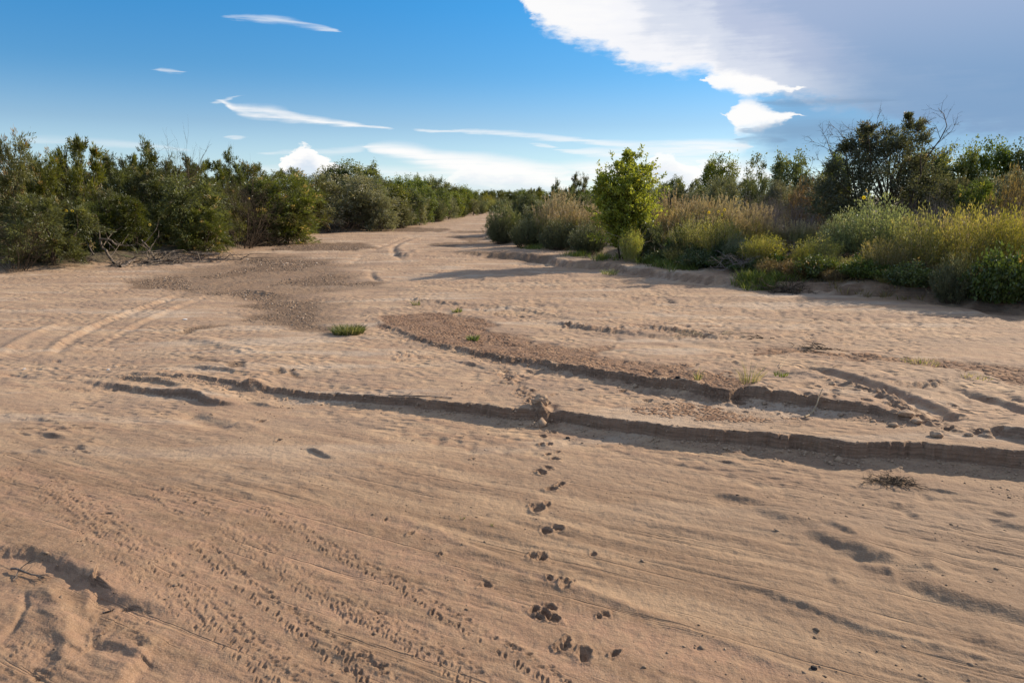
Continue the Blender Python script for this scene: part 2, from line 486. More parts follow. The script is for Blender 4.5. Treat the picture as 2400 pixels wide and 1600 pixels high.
RIDGES = [
    # (points, amplitude, sigma)
    (G(c5([(1000, 292), (850, 345), (700, 400), (580, 440), (480, 480), (390, 525), (320, 570), (262, 625)])), .05, .12),
    (G(c5([(1010, 305), (860, 360), (710, 415), (600, 455), (500, 497), (410, 545), (350, 590), (290, 645)])), -.045, .14),
    (G(c5([(1140, 308), (980, 365), (850, 420), (700, 485), (600, 540), (500, 600), (430, 640)])), .04, .11),
    (G(c5([(1150, 320), (990, 378), (860, 435), (710, 500), (610, 555), (510, 615)])), -.03, .14),
    (G(c5([(370, 445), (260, 485), (150, 530), (60, 580), (-60, 680)])), .06, .16),
    (G(c5([(800, 450), (650, 510), (520, 580), (420, 640)])), -.03, .2),
    (G(c5([(0, 740), (80, 752), (190, 775)])), -.06, .12),
    (G(c5([(990, 540), (1130, 565), (1280, 615), (1430, 660)])), .07, .22),
    (G(c5([(1000, 950), (1100, 985), (1200, 1012), (1300, 1030)])), -.07, .22),
    (G(c5([(1080, 955), (1200, 990), (1330, 1018), (1470, 1048)])), .05, .12),
    (G(c7([(960, 560), (1100, 590), (1250, 645), (1400, 700), (1500, 735), (1700, 812), (1830, 855), (1960, 905)]), .25), -.13, .17),
    (G(c7([(1040, 560), (1250, 618), (1420, 676), (1560, 730), (1740, 795), (1880, 830), (2030, 900)]), .25), .05, .09),
    (G(c7([(850, 590), (1080, 655), (1250, 710), (1400, 760), (1560, 810), (1700, 880)]), .25), .05, .10),
    (G(c7([(1080, 660), (1200, 690), (1330, 720)]), .25), -.05, .08),
    (G(c7([(1840, 690), (2000, 725), (2100, 752), (2230, 790), (2352, 840), (2600, 930)]), .25), -.12, .17),
    (G(c7([(1950, 700), (2100, 735), (2240, 772), (2400, 830)]), .25), .04, .08),
    (G(c7([(1500, 700), (1650, 690), (1750, 700)]), .25), .04, .08),
    (G(c7([(420, 565), (620, 575), (800, 620), (1000, 640)]), .25), -.04, .14),
    (G(c7([(600, 530), (900, 545), (1150, 560), (1400, 590)]), .25), -.03, .12),
    (G(c7([(780, 540), (950, 560), (1120, 575)]), .25), .03, .08),
    (G(c6([(1060, 310), (1250, 335), (1450, 375), (1600, 410)]), .25), -.04, .14),
    (G(c6([(1400, 430), (1550, 470), (1700, 500), (1900, 530)]), .25), -.035, .12),
    (G(c6([(1150, 360), (1300, 400), (1420, 430)]), .25), .03, .10),
    (G(c6([(1640, 360), (1900, 400), (2150, 450), (2352, 480)]), .25), -.05, .2),
    (G(c6([(1640, 390), (1900, 440), (2150, 490), (2352, 520)]), .25), .03, .12),
    (G(c5([(1060, 270), (1250, 225), (1450, 185), (1600, 172)])), .05, .25),
    (G(c5([(1160, 290), (1330, 240), (1500, 205), (1640, 180)])), .04, .2),
    (G(c5([(1130, 262), (1300, 215), (1420, 190)])), -.04, .2),
    (G(c2([(1130, 830), (1000, 862), (920, 895), (870, 930), (870, 985), (910, 1020), (970, 1065)])), -.13, .22),
    (G(c2([(1080, 822), (960, 850), (860, 890), (760, 930), (660, 975)])), -.10, .22),
    (G(c2([(1200, 835), (1080, 865), (980, 900), (900, 960)])), .08, .2),
    (G(c2([(1000, 1000), (940, 975), (900, 940)])), .12, .25),
    (G(c2([(1060, 1010), (1080, 980), (1090, 965)])), .14, .25),
    (G(c2([(665, 1150), (670, 1190), (700, 1225), (750, 1255)])), -.08, .18),
    (G(c2([(700, 1150), (710, 1195), (750, 1230), (800, 1255)])), .05, .14),
    (G(c2([(620, 990), (540, 1050), (480, 1090), (350, 1120)])), -.05, .2),
    (G([(845, 1170), (900, 1183), (1000, 1217), (1130, 1280), (1230, 1315), (1330, 1350), (1500, 1418), (1700, 1490), (1850, 1556), (2100, 1660)]), .022, .07),
    (G(b1([(200, 1040), (270, 1130), (310, 1220), (340, 1290), (350, 1400), (330, 1568)])), .035, .10),
    (G(b1([(380, 1000), (400, 1100), (420, 1200), (440, 1300), (460, 1450)])), -.035, .10),
    (G(b1([(135, 1080), (130, 1180), (90, 1260), (0, 1370)])), -.025, .03),
    (G(b1([(300, 1320), (250, 1430), (170, 1540)])), -.02, .08),
]
# gully where the walkers broke through the bank
RIDGES += [(G([(1264, 928), (1268, 945), (1272, 965)], .15), -.07, .09)]

FLOW = np.array(at(2100, 1335)) - np.array(at(900, 1080))
FLOW = FLOW / np.linalg.norm(FLOW)

GRAVEL = [
    c5([(650, 238), (820, 215), (950, 195), (1010, 205), (1090, 262), (1130, 285), (1330, 272), (1570, 300), (1520, 330), (1640, 335), (1800, 350), (1740, 400),
        (1790, 470), (1850, 495), (1860, 530), (1600, 482), (1290, 452), (1490, 402), (1310, 372), (1410, 345), (1300, 322), (1150, 302), (1000, 277), (820, 268)]),
    c5([(1270, 125), (1430, 100), (1760, 120), (1810, 140), (1640, 170), (1400, 172), (1210, 217), (1090, 205), (1250, 168), (1420, 146)]),
    c5([(1430, 262), (1560, 215), (1700, 205), (1800, 178), (1850, 190), (1920, 228), (2100, 242), (2090, 256), (1800, 248), (1600, 252)]),
    c5([(1440, 60), (1600, 32), (1800, 28), (2060, 44), (1980, 60)]),
    c5([(975, 508), (1060, 480), (1170, 468), (1230, 466), (1080, 502), (1000, 517)]),
    c5([(1050, 665), (1090, 648), (1130, 662), (1090, 684)]), c5([(1120, 700), (1170, 682), (1200, 706), (1150, 722)]),
    c5([(1230, 720), (1300, 700), (1370, 716), (1320, 745), (1260, 738)]), c5([(1460, 755), (1500, 738), (1540, 760), (1490, 772)]),
    c5([(1560, 770), (1600, 750), (1660, 795), (1620, 805), (1570, 795)]),
    c2([(0, 900), (400, 888), (640, 900), (660, 955), (400, 962), (0, 968)]),
    c2([(600, 790), (760, 745), (1000, 750), (1380, 768), (1330, 795), (900, 795)]),
    c2([(1330, 800), (1500, 785), (1720, 785), (1730, 802), (1450, 806)]),
    c2([(1180, 910), (1400, 888), (1600, 872), (1900, 898), (1650, 908), (1400, 932), (1230, 930)]),
    c2([(1340, 842), (1500, 835), (1730, 832), (1760, 865), (1600, 866), (1420, 856)]),
    c2([(0, 1060), (200, 1060), (290, 1076), (200, 1090), (100, 1105), (0, 1120)]),
    c2([(1130, 975), (1400, 978), (1700, 995), (2000, 1025), (2352, 1062), (2352, 1085), (2000, 1055), (1700, 1018), (1400, 995)]),
]
MUD = [
    c6([(200, 245), (540, 232), (720, 262), (880, 310), (820, 330), (1060, 405), (1000, 425), (1130, 410), (1250, 450), (1400, 440), (1490, 430), (1370, 475),
        (1620, 535), (1900, 550), (1940, 572), (1870, 590), (2100, 610), (2250, 680), (2200, 720), (2130, 735), (2000, 698), (1850, 668), (1700, 652), (1500, 604),
        (1250, 562), (1180, 552), (1060, 517), (850, 490), (700, 452), (500, 408), (350, 348), (220, 290)]),
    c7([(620, 490), (690, 460), (760, 420), (900, 435), (1000, 465), (1200, 475), (1400, 490), (1600, 520), (1800, 520), (2100, 560), (2500, 590), (2900, 640), (2900, 740),
        (2500, 680), (2352, 660), (2100, 610), (1800, 575), (1500, 540), (1200, 510), (1000, 490), (900, 505), (780, 507)]),
]
CRACK = [c7([(-60, 800), (150, 770), (400, 790), (700, 820), (950, 880), (980, 905), (700, 905), (420, 905), (200, 880), (0, 850)])]
GRAVEL_W = [G(p, .02) for p in GRAVEL]
MUD_W = [G(p, .25) for p in MUD]
CRACK_W = [G(p, .22) for p in CRACK]
DIMPLE_W = G([(900, 985), (1180, 985), (1400, 1000), (1600, 1050), (1900, 1090), (2352, 1160), (2700, 1230), (2700, 1330), (2352, 1250), (2000, 1170), (1700, 1110), (1400, 1060), (1100, 1040), (880, 1010)])
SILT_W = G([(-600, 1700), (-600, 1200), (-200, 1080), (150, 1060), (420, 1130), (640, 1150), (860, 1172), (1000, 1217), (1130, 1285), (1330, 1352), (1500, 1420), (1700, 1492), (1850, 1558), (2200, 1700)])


def bbox_mask(X, Y, pts, pad):
    xs = [p[0] for p in pts]
    ys = [p[1] for p in pts]
    return (X > min(xs) - pad) & (X < max(xs) + pad) & (Y > min(ys) - pad) & (Y < max(ys) + pad)


def softpoly(X, Y, pts, edge, seed, warp):
    out = np.zeros(X.shape, np.float32)
    k = bbox_mask(X, Y, pts, edge + warp)
    if not k.any():
        return out
    x, y = X[k], Y[k]
    s = warp * 2.2
    wx = x + warp * (fbm(x, y, s, 3, seed))
    wy = y + warp * (fbm(x, y, s, 3, seed + 9))
    d, _, _ = dpoly(wx, wy, pts + [pts[0]])
    ins = inpoly(wx, wy, pts)
    sd = np.where(ins, d, -d)
    out[k] = smooth(sd, -edge, edge)
    return out


def bank_parts(X, Y):
    dl, sl, _ = dpoly(X, Y, LBANK)
    dr, sr, _ = dpoly(X, Y, RBANK)
    inl = dl * sl            # LBANK runs towards the far end, so left of it is the bank
    inr = dr * sr * -1.0     # RBANK runs away from us, right of it is the bank
    return inl, -dr * sr


def terrain(X, Y, fine=True):
    X = np.asarray(X, np.float32)
    Y = np.asarray(Y, np.float32)
    R = np.sqrt(X * X + Y * Y)
    Z = 0.05 * fbm(X, Y, 9.0, 2, 3) + 0.012 * fbm(X, Y, 2.2, 2, 4)
    wob = 0.5 * fbm(X, Y, 3.0, 3, 11)
    dl, dr = bank_parts(X, Y)
    bl = dl + wob
    br = dr + wob
    Z += 0.55 * smooth(bl, -0.8, 1.8) + 0.4 * smooth(bl, 2.0, 9.0)
    Z += 0.25 * smooth(br, -0.4, 0.8) + 0.55 * smooth(br, 1.0, 7.0)
    # terrace step at the foot of the right bank
    d, s, S = dpoly(X, Y, TERR)
    sd = d * s + 0.5 * fbm(X, Y, 1.6, 3, 21)
    tap = smooth(S, 0.0, 2.2)
    Z += tap * (0.34 * smooth(sd, -0.15, 0.2) * np.exp(-np.maximum(sd, 0) / 30.0) - 0.05 * np.exp(-np.abs(sd) / 1.5))
    for i, (pts, Hs, w, Lu, Ld, sc, nz) in enumerate(SCARPS):
        pad = min(max(Lu, Ld) * 4, 45)
        k = bbox_mask(X, Y, pts, pad)
        if not k.any():
            continue
        x, y = X[k], Y[k]
        d, s, S = dpoly(x, y, pts)
        sd = d * s + nz * (.45 if max(Hs) <= .065 else 1.0) * fbm(x, y, nz * 4.0, 4, 30 + i, 0.6)
        ch = np.array(pts[-1]) - np.array(pts[0])
        ch = ch / np.linalg.norm(ch)
        pr = np.maximum.accumulate(np.array([(q[0] - pts[0][0]) * ch[0] + (q[1] - pts[0][1]) * ch[1] for q in pts]) + np.arange(len(pts)) * 1e-5)
        hh = np.interp((x - pts[0][0]) * ch[0] + (y - pts[0][1]) * ch[1], pr, Hs).astype(np.float32)
        small = Lu <= 1.0 and max(Hs) <= .065
        if small:
            Lu, Ld = Lu * .55, Ld * .6
        if i == 0:
            hh = hh * .88
        end = np.exp(-np.maximum(d - 0.0, 0) / 60)
        for e0, e1, q in ((pts[0], pts[1], Hs[0]), (pts[-1], pts[-2], Hs[-1])):
            if q > 0:
                ln = sqrt((e1[0] - e0[0]) ** 2 + (e1[1] - e0[1]) ** 2)
                over = ((x - e0[0]) * (e0[0] - e1[0]) + (y - e0[1]) * (e0[1] - e1[1])) / ln
                near_end = (S < .02) if e0 is pts[0] else (S > len(pts) - 1.02)
                hh = hh * np.where(near_end, np.exp(-(np.maximum(over, 0) / .22) ** 2), 1.0)
        if max(Hs) > .15:
            sd = sd + (.05 * fbm(x, y, .09, 3, 400 + i) + .03 * fbm(x, y, .5, 2, 420 + i)) * smooth(d, .6, .2)
            st = .74 * smooth(sd, -w * .35, w * .35) + .26 * smooth(sd, -.30, -w * .3)
        else:
            st = smooth(sd, -w / 2, w / 2)
        g = st * np.exp(-np.maximum(sd, 0) / Lu) - (1 - st) * sc * np.exp(np.minimum(sd, 0) / Ld)
        Z[k] += hh * g
    for i, (pts, a, sg) in enumerate(RIDGES):
        a = a * .8
        k = bbox_mask(X, Y, pts, sg * 4)
        if not k.any():
            continue
        x, y = X[k], Y[k]
        d, s, S = dpoly(x, y, pts)
        d = d + sg * 0.5 * fbm(x, y, sg * 3, 2, 60 + i)
        e = smooth(S, 0, 0.6) * (1 - smooth(S, len(pts) - 1.6, len(pts) - 1))
        Z[k] += a * e * np.exp(-(d / sg) ** 2) * (1 + 0.4 * fbm(x, y, sg * 4, 2, 90 + i))
    if not fine:
        return Z, None
    # region masks
    mg = np.zeros(X.shape, np.float32)
    for i, p in enumerate(GRAVEL_W):
        far = p[0][1] > 22
        mg = np.maximum(mg, softpoly(X, Y, p, 0.35 if far else 0.13, 100 + i * 3, 1.0 if far else 0.40))
    wide = G(c5([(600, 232), (1100, 150), (1500, 80), (1850, 110), (1980, 225), (2250, 262), (1720, 305), (1880, 420), (1860, 505), (1600, 478), (1430, 430), (1490, 385), (1300, 318), (900, 275)]))
    mg = np.maximum(mg, .72 * softpoly(X, Y, wide, 0.8, 190, 1.6))
    mm = np.zeros(X.shape, np.float32)
    for i, p in enumerate(MUD_W):
        mm = np.maximum(mm, softpoly(X, Y, p, 0.16, 150 + i * 3, 0.5))
    mc = np.zeros(X.shape, np.float32)
    for i, p in enumerate(CRACK_W):
        mc = np.maximum(mc, softpoly(X, Y, p, 0.35, 160 + i * 3, 0.4))
    md = softpoly(X, Y, DIMPLE_W, 0.5, 170, 0.3)
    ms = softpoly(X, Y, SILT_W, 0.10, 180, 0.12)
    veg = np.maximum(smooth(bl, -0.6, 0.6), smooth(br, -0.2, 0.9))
    # gravel lies a little lower, mud too
    Z -= 0.03 * mg
    Z -= 0.02 * mm
    # wind and water relief: streaks along the flow, dimples, far ripples
    u = X * FLOW[0] + Y * FLOW[1]
    v = -X * FLOW[1] + Y * FLOW[0]
    near = 1 - smooth(R, 9, 14)
    stream = fbm(u, v * 7.0, 1.3, 3, 40)
    mod = smooth(fbm(X, Y, 2.6, 2, 47), -0.25, 0.35)
    Z += near * (1 - 0.3 * ms) * 0.024 * stream * mod
    Z += near * 0.013 * np.minimum(fbm(u, v * 10.0, 0.45, 2, 44), 0.1) * mod
    dim = np.minimum(pn(X / 0.24, Y / 0.20, 51), 0.0)
    Z += md * 0.075 * dim * smooth(fbm(X, Y, 1.0, 2, 52), -0.5, 0.3)
    # plateau: trampled, dimpled sand
    plat = smooth(Y + 0.12 * X, 10.3, 12.5) * (1 - veg)
    dm2 = np.minimum(pn(X / 0.30, Y / 0.30, 53) + 0.10, 0)
    dm3 = np.minimum(pn(X / 0.55, Y / 0.55, 54) + 0.1, 0)
    patch = smooth(fbm(X, Y, 3.5, 2, 56), -0.35, 0.35) * smooth(X, -6, 1)
    smoothleft = 0.25 + 0.75 * patch
    Z += plat * smoothleft * (0.15 * dm2 * (1 - smooth(Y, 22, 40)) + 0.20 * dm3 * smooth(Y, 15, 25) + 0.035 * fbm(X, Y, 0.22, 2, 57))
    far = smooth(Y, 22, 40) * (1 - veg)
    Z += far * 0.085 * fbm(X * 0.55, Y, 1.2, 3, 58)
    Z += mm * 0.014 * fbm(X, Y, 0.16, 2, 59) + mg * 0.02 * fbm(X, Y, 0.15, 2, 61)
    # eroded face texture just below the main bank
    Z += near * 0.006 * fbm(X, Y, 0.12, 2, 63)
    Z += near * 0.02 * np.minimum(fbm(u * .6, v * 2.2, 0.35, 3, 65) + .12, 0) * smooth(fbm(X, Y, 1.8, 2, 66), -.1, .3)
    # hummocky ground under the plants
    Z += veg * 0.10 * fbm(X, Y, 1.1, 3, 64)
    Z = Z - smooth(R, 400, 3500) * 1.5
    silt = ms
    return Z, (mg, mm, silt, veg, mc)


def build_ground():
    th = []
    t = 38.5
    while t > 1.05:
        th.append(t)
        if t > 23:
            t -= 0.075
        elif t > 14.6:
            t -= 0.032
        else:
            t -= 0.056
    rr = [CAMZ / tan(radians(a)) for a in th]
    rows = [0.6, 1.2, 1.8, 2.4, 3.0, 3.5, 3.9, 4.2] + [r for r in rr if r > 4.3]
    r = rows[-1]
    while r < 5500:
        r *= 1.11
        rows.append(r)
    a_in = np.arange(-41.0, 41.001, 0.092)
    a_l = np.linspace(-180, -41.6, 84)
    a_r = np.linspace(41.6, 178, 83)
    ang = np.radians(np.concatenate([a_l, a_in, a_r]))
    rows = np.array(rows)
    A, Rr = np.meshgrid(ang, rows)
    X = (Rr * np.sin(A)).ravel()
    Y = (Rr * np.cos(A)).ravel()
    Z, masks = terrain(X, Y)
    nr, nc = A.shape
    Zg = Z.reshape(nr, nc)
    cells = (rows, ang)
    # stamps: footprints, tyre lugs, clods
    Xg, Yg = X.reshape(nr, nc), Y.reshape(nr, nc)

    def window(x, y, rad):
        R_, a_ = sqrt(x * x + y * y), atan2(x, y)
        i0 = np.searchsorted(rows, R_ - rad)
        i1 = np.searchsorted(rows, R_ + rad)
        da = rad / max(R_, 1)
        j0 = np.searchsorted(ang, a_ - da)
        j1 = np.searchsorted(ang, a_ + da)
        return slice(i0, i1), slice(j0, j1)

    def pit(x, y, rx, ry, rot, depth, rim=0.35, flat=2.0, seed=0):
        R_ = max(rx, ry) * 2.4
        a, b = window(x, y, R_)
        dx, dy = Xg[a, b] - x, Yg[a, b] - y
        if dx.size == 0:
            return
        cu, su = cos(rot), sin(rot)
        p = (dx * cu + dy * su) / rx
        q = (-dx * su + dy * cu) / ry
        p = p + 0.65 * pn(Xg[a, b] / (rx * 1.3), Yg[a, b] / (rx * 1.3), 200 + seed)
        q = q + 0.65 * pn(Xg[a, b] / (rx * 1.3), Yg[a, b] / (rx * 1.3), 300 + seed)
        rho = np.sqrt(p * p + q * q)
        Zg[a, b] += -depth * np.exp(-rho ** (2 * flat)) + depth * rim * np.exp(-((rho - 1.35) / 0.33) ** 2)

    rs = random.Random(5)
    foot = [(1272, 989, .8), (1247, 999, .9), (1262, 1018, 1), (1242, 1016, .6), (1276, 1053, 1), (1258, 1042, .7), (1282, 1036, .6), (1246, 1084, 1.1), (1258, 1072, .9), (1236, 1080, .7),
            (1266, 1122, 1.1), (1290, 1110, .8), (1280, 1116, .6), (1234, 1166, 1.5), (1257, 1157, .8), (1220, 1160, .5), (1255, 1218, 1.1), (1282, 1212, .9), (1240, 1280, 1.1), (1222, 1274, .8), (1246, 1272, .7),
            (1298, 1343, 1.3), (1283, 1330, .8), (1262, 1331, .8), (1312, 1336, .7), (1228, 1400, 1.0), (1268, 1420, 1.3), (1250, 1410, 1.0), (1264, 1394, 1.0), (1240, 1420, .7), (1390, 1412, .8), (1376, 1418, .6),
            (1294, 1486, 1.2), (1302, 1474, .8), (1341, 1506, 1.5), (1278, 1492, .7), (1412, 1504, .8), (1118, 1342, .9), (1106, 1346, .6), (944, 1223, .6), (1362, 1272, .6), (886, 1192, .4), (1010, 1270, .5),
            (600, 966, .9), (1085, 1052, .5), (640, 1010, .7)]
    for i, (px, py, s) in enumerate(foot):
        x, y = at(px, py)
        s *= 0.88 if py < 1300 else 0.70
        pit(x, y, .050 * s, .078 * s, rs.uniform(-.9, .9), .052 * s ** .5, .36, 1.4, i)
        for k in range(5):
            aa = rs.uniform(0, 6.28)
            q = rs.uniform(.05, .15) * s
            pit(x + cos(aa) * q, y + sin(aa) * q, .018, .013, aa, rs.choice([-1, -1, 1]) * rs.uniform(.005, .014), 0, 1.0, i + k)
    # trampled line up on the plateau and other scuffs
    for _ in range(420):
        px = rs.uniform(1080, 2352)
        py = rs.uniform(640, 960)
        if py > 885 + (px - 1080) * .1:
            continue
        x, y = at(px, py, .22)
        s = rs.uniform(.5, 1.1)
        pit(x, y, .09 * s, .06 * s, rs.uniform(0, 3), .028 * s, .5, 1.5, _ % 40)
    for _ in range(90):
        t_ = rs.random()
        px, py = 1150 + 90 * t_ + rs.gauss(0, 14), 835 + 100 * t_
        x, y = at(px, py, .22)
        s = rs.uniform(.5, 1)
        pit(x, y, .07 * s, .06 * s, rs.uniform(0, 3), .03 * s, .5, 1.5, _ % 40)
    # scattered clods and scuffs along debris lines
    for line, n, sp in ((c6([(160, 250), (260, 330), (420, 480), (300, 470)]), 60, 24), (c6([(350, 155), (700, 200), (1100, 285), (1500, 340), (2100, 385)]), 240, 9),
                        (c6([(1600, 310), (1900, 350), (2180, 390)]), 90, 7), (c7([(1080, 660), (1300, 715), (1500, 790), (1650, 880), (1900, 950), (2150, 980)]), 110, 12),
                        (c7([(1000, 330), (1050, 400), (1250, 400), (1350, 450)]), 22, 14), (c7([(1550, 700), (1750, 700), (1900, 660)]), 24, 8)):
        for _ in range(n):
            i = rs.randrange(len(line) - 1)
            t_ = rs.random()
            px = line[i][0] * (1 - t_) + line[i + 1][0] * t_ + rs.gauss(0, sp)
            py = line[i][1] * (1 - t_) + line[i + 1][1] * t_ + rs.gauss(0, sp * .3)
            x, y = at(px, py, .24)
            s = rs.uniform(.4, 1.2)
            pit(x, y, .09 * s, .06 * s, rs.uniform(0, 3), rs.choice([1, -1]) * .032 * s, .4, 1.3, _ % 40)
    # crumbled mound in the gap of the bank
    x, y = at(1243, 958, .02)
    for k in range(7):
        pit(x + rs.gauss(0, .10), y + rs.gauss(0, .07), .09, .07, rs.uniform(0, 3), -rs.uniform(.01, .045), 0, 1.2, k)
    # tyre tread imprints
    tracks = [
        (b1([(250, 505), (350, 560), (450, 640), (600, 780), (760, 880), (900, 980), (1080, 1150), (1250, 1350), (1450, 1500), (1560, 1600)]), .16, 1.0),
        (b1([(190, 550), (380, 720), (540, 870), (720, 1000), (880, 1130), (1100, 1290)]), .07, .8),
        (b1([(480, 990), (760, 1010), (980, 1060), (1170, 1150)]), .10, .0),
        (b1([(1050, 840), (1200, 970), (1330, 1080), (1480, 1190), (1620, 1300), (1780, 1420), (1950, 1520), (2050, 1600)]), .10, 1.5),
        (b1([(860, 540), (1000, 590), (1130, 680)]), .09, 1.1),
        (b1([(760, 560), (860, 640), (960, 690)]), .05, .9),
        (b1([(1180, 740), (1350, 850), (1450, 930), (1600, 1040), (1800, 1150), (2016, 1290)]), .15, .7),
        (b1([(1220, 860), (1360, 930), (1560, 1040), (1760, 1150), (1980, 1290)]), .05, .6),
        (b1([(1340, 655), (1440, 690), (1540, 740), (1700, 840), (1850, 920), (2016, 1010)]) + b2([(320, 990), (560, 1150), (760, 1270), (980, 1400), (1180, 1530), (1300, 1600)]), .08, 1.3),
        (b2([(0, 1090), (300, 1270), (480, 1380), (620, 1450), (760, 1560), (820, 1610)]), .13, .8),
        (b2([(0, 1350), (100, 1430), (200, 1540)]), .08, 1.3),
        (b1([(0, 1480), (80, 1430), (150, 1380), (330, 1330)]), .07, .8),
        (b1([(20, 430), (0, 570), (100, 380)]), .10, .7),
    ]
    nst = 0
    for line, wd, dep in tracks:
        if dep <= 0:
            continue
        P = [at(*p) for p in line]
        for i in range(len(P) - 1):
            (ax, ay), (bx, by) = P[i], P[i + 1]
            ln = sqrt((bx - ax) ** 2 + (by - ay) ** 2)
            dx, dy = (bx - ax) / ln, (by - ay) / ln
            for t_ in np.arange(0, ln, .062):
                for lane in ((-1, -.35, .35, 1) if wd > .12 else (-1, 1) if wd > .06 else (0.0,)):
                    tt = t_ + (.031 if lane > 0 else 0) + rs.gauss(0, .013)
                    off = lane * wd * .75 + rs.gauss(0, .013)
                    x, y = ax + dx * tt - dy * off, ay + dy * tt + dx * off
                    wear = float(pn(np.float32(x / .5), np.float32(y / .5), 77))
                    if rs.random() < .08 + max(wear, 0) * .7:
                        continue
                    pit(x, y, rs.uniform(.022, .04), rs.uniform(.011, .017), atan2(dy, dx) + (0.7 if lane > 0 else -0.7) + rs.gauss(0, .25), dep * rs.uniform(.006, .015), .55, 1.3, nst % 50)
                    nst += 1
    # small ripples scour on the left
    for _ in range(130):
        px, py = rs.choice([(rs.uniform(0, 240), rs.uniform(960, 1040)), (rs.uniform(130, 420), rs.uniform(860, 905)), (rs.uniform(60, 380), rs.uniform(800, 850)),
                            (rs.uniform(230, 340), rs.uniform(1395, 1500)), (rs.uniform(0, 170), rs.uniform(1480, 1560))])
        x, y = at(px, py)
        s = rs.uniform(.5, 1.2) * (y / 8)
        pit(x, y, .09 * s, .025 * s, rs.uniform(-.5, .2), .016 * s, .5, 1.2, _ % 40)
    Z = Zg.ravel()
    V = np.stack([X, Y, Z], 1)
    # centre vertex closes the sheet
    V = np.vstack([V, [[0, 0, Z[:nc].mean()]]])
    i = np.arange(nr - 1)[:, None] * nc
    j = np.arange(nc)[None, :]
    jn = (j + 1) % nc
    Q = np.stack([i + j, i + nc + j, i + nc + jn, i + jn], -1).reshape(-1, 4)
    mg, mm, ms, veg, mc = masks
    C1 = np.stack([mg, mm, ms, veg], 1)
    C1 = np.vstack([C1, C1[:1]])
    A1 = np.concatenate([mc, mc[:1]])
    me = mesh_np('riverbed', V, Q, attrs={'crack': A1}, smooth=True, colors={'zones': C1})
    # centre fan
    import bmesh
    bm = bmesh.new()
    bm.from_mesh(me)
    bm.verts.ensure_lookup_table()
    cv = bm.verts[len(V) - 1]
    ring = [bm.verts[k] for k in range(nc)]
    for k in range(nc):
        f = bm.faces.new((cv, ring[k], ring[(k + 1) % nc]))
        f.smooth = True
    bm.to_mesh(me)
    bm.free()
    return me, (rows, ang, Zg)


# ------------------------------------------------------------------ materials
class NT:
    def __init__(self, name):
        self.m = bpy.data.materials.new(name)
        self.m.use_nodes = True
        self.t = self.m.node_tree
        self.t.nodes.clear()
        self.out = self.t.nodes.new('ShaderNodeOutputMaterial')

    def n(self, kind, ins=None, **kw):
        n = self.t.nodes.new('ShaderNode' + kind)
        for k, v in kw.items():
            setattr(n, k, v)
        for k, v in (ins or {}).items():
            self.put(n.inputs[k], v)
        return n

    def put(self, s, v):
        if hasattr(v, 'is_linked') or isinstance(v, bpy.types.NodeSocket):
            self.t.links.new(v, s)
        elif isinstance(v, tuple) and len(v) == 3 and s.type == 'RGBA':
            s.default_value = (*v, 1)
        else:
            s.default_value = v

    def math(self, op, a, b=None, clamp=False):
        n = self.n('Math', operation=op, use_clamp=clamp)
        self.put(n.inputs[0], a)
        if b is not None:
            self.put(n.inputs[1], b)
        return n.outputs[0]

    def mr(self, v, a, b, lo=0.0, hi=1.0):
        n = self.n('MapRange', {'Value': v, 'From Min': a, 'From Max': b, 'To Min': lo, 'To Max': hi})
        return n.outputs[0]

    def mix(self, f, a, b, blend='MIX'):
        n = self.n('Mix', data_type='RGBA', blend_type=blend)
        self.put(n.inputs[0], f)
        self.put(n.inputs[6], a)
        self.put(n.inputs[7], b)
        return n.outputs[2]

    def noise(self, vec, scale, detail=3, rough=0.55):
        n = self.n('TexNoise', {'Scale': scale, 'Detail': detail, 'Roughness': rough})
        if vec is not None:
            self.put(n.inputs['Vector'], vec)
        return n.outputs[0]


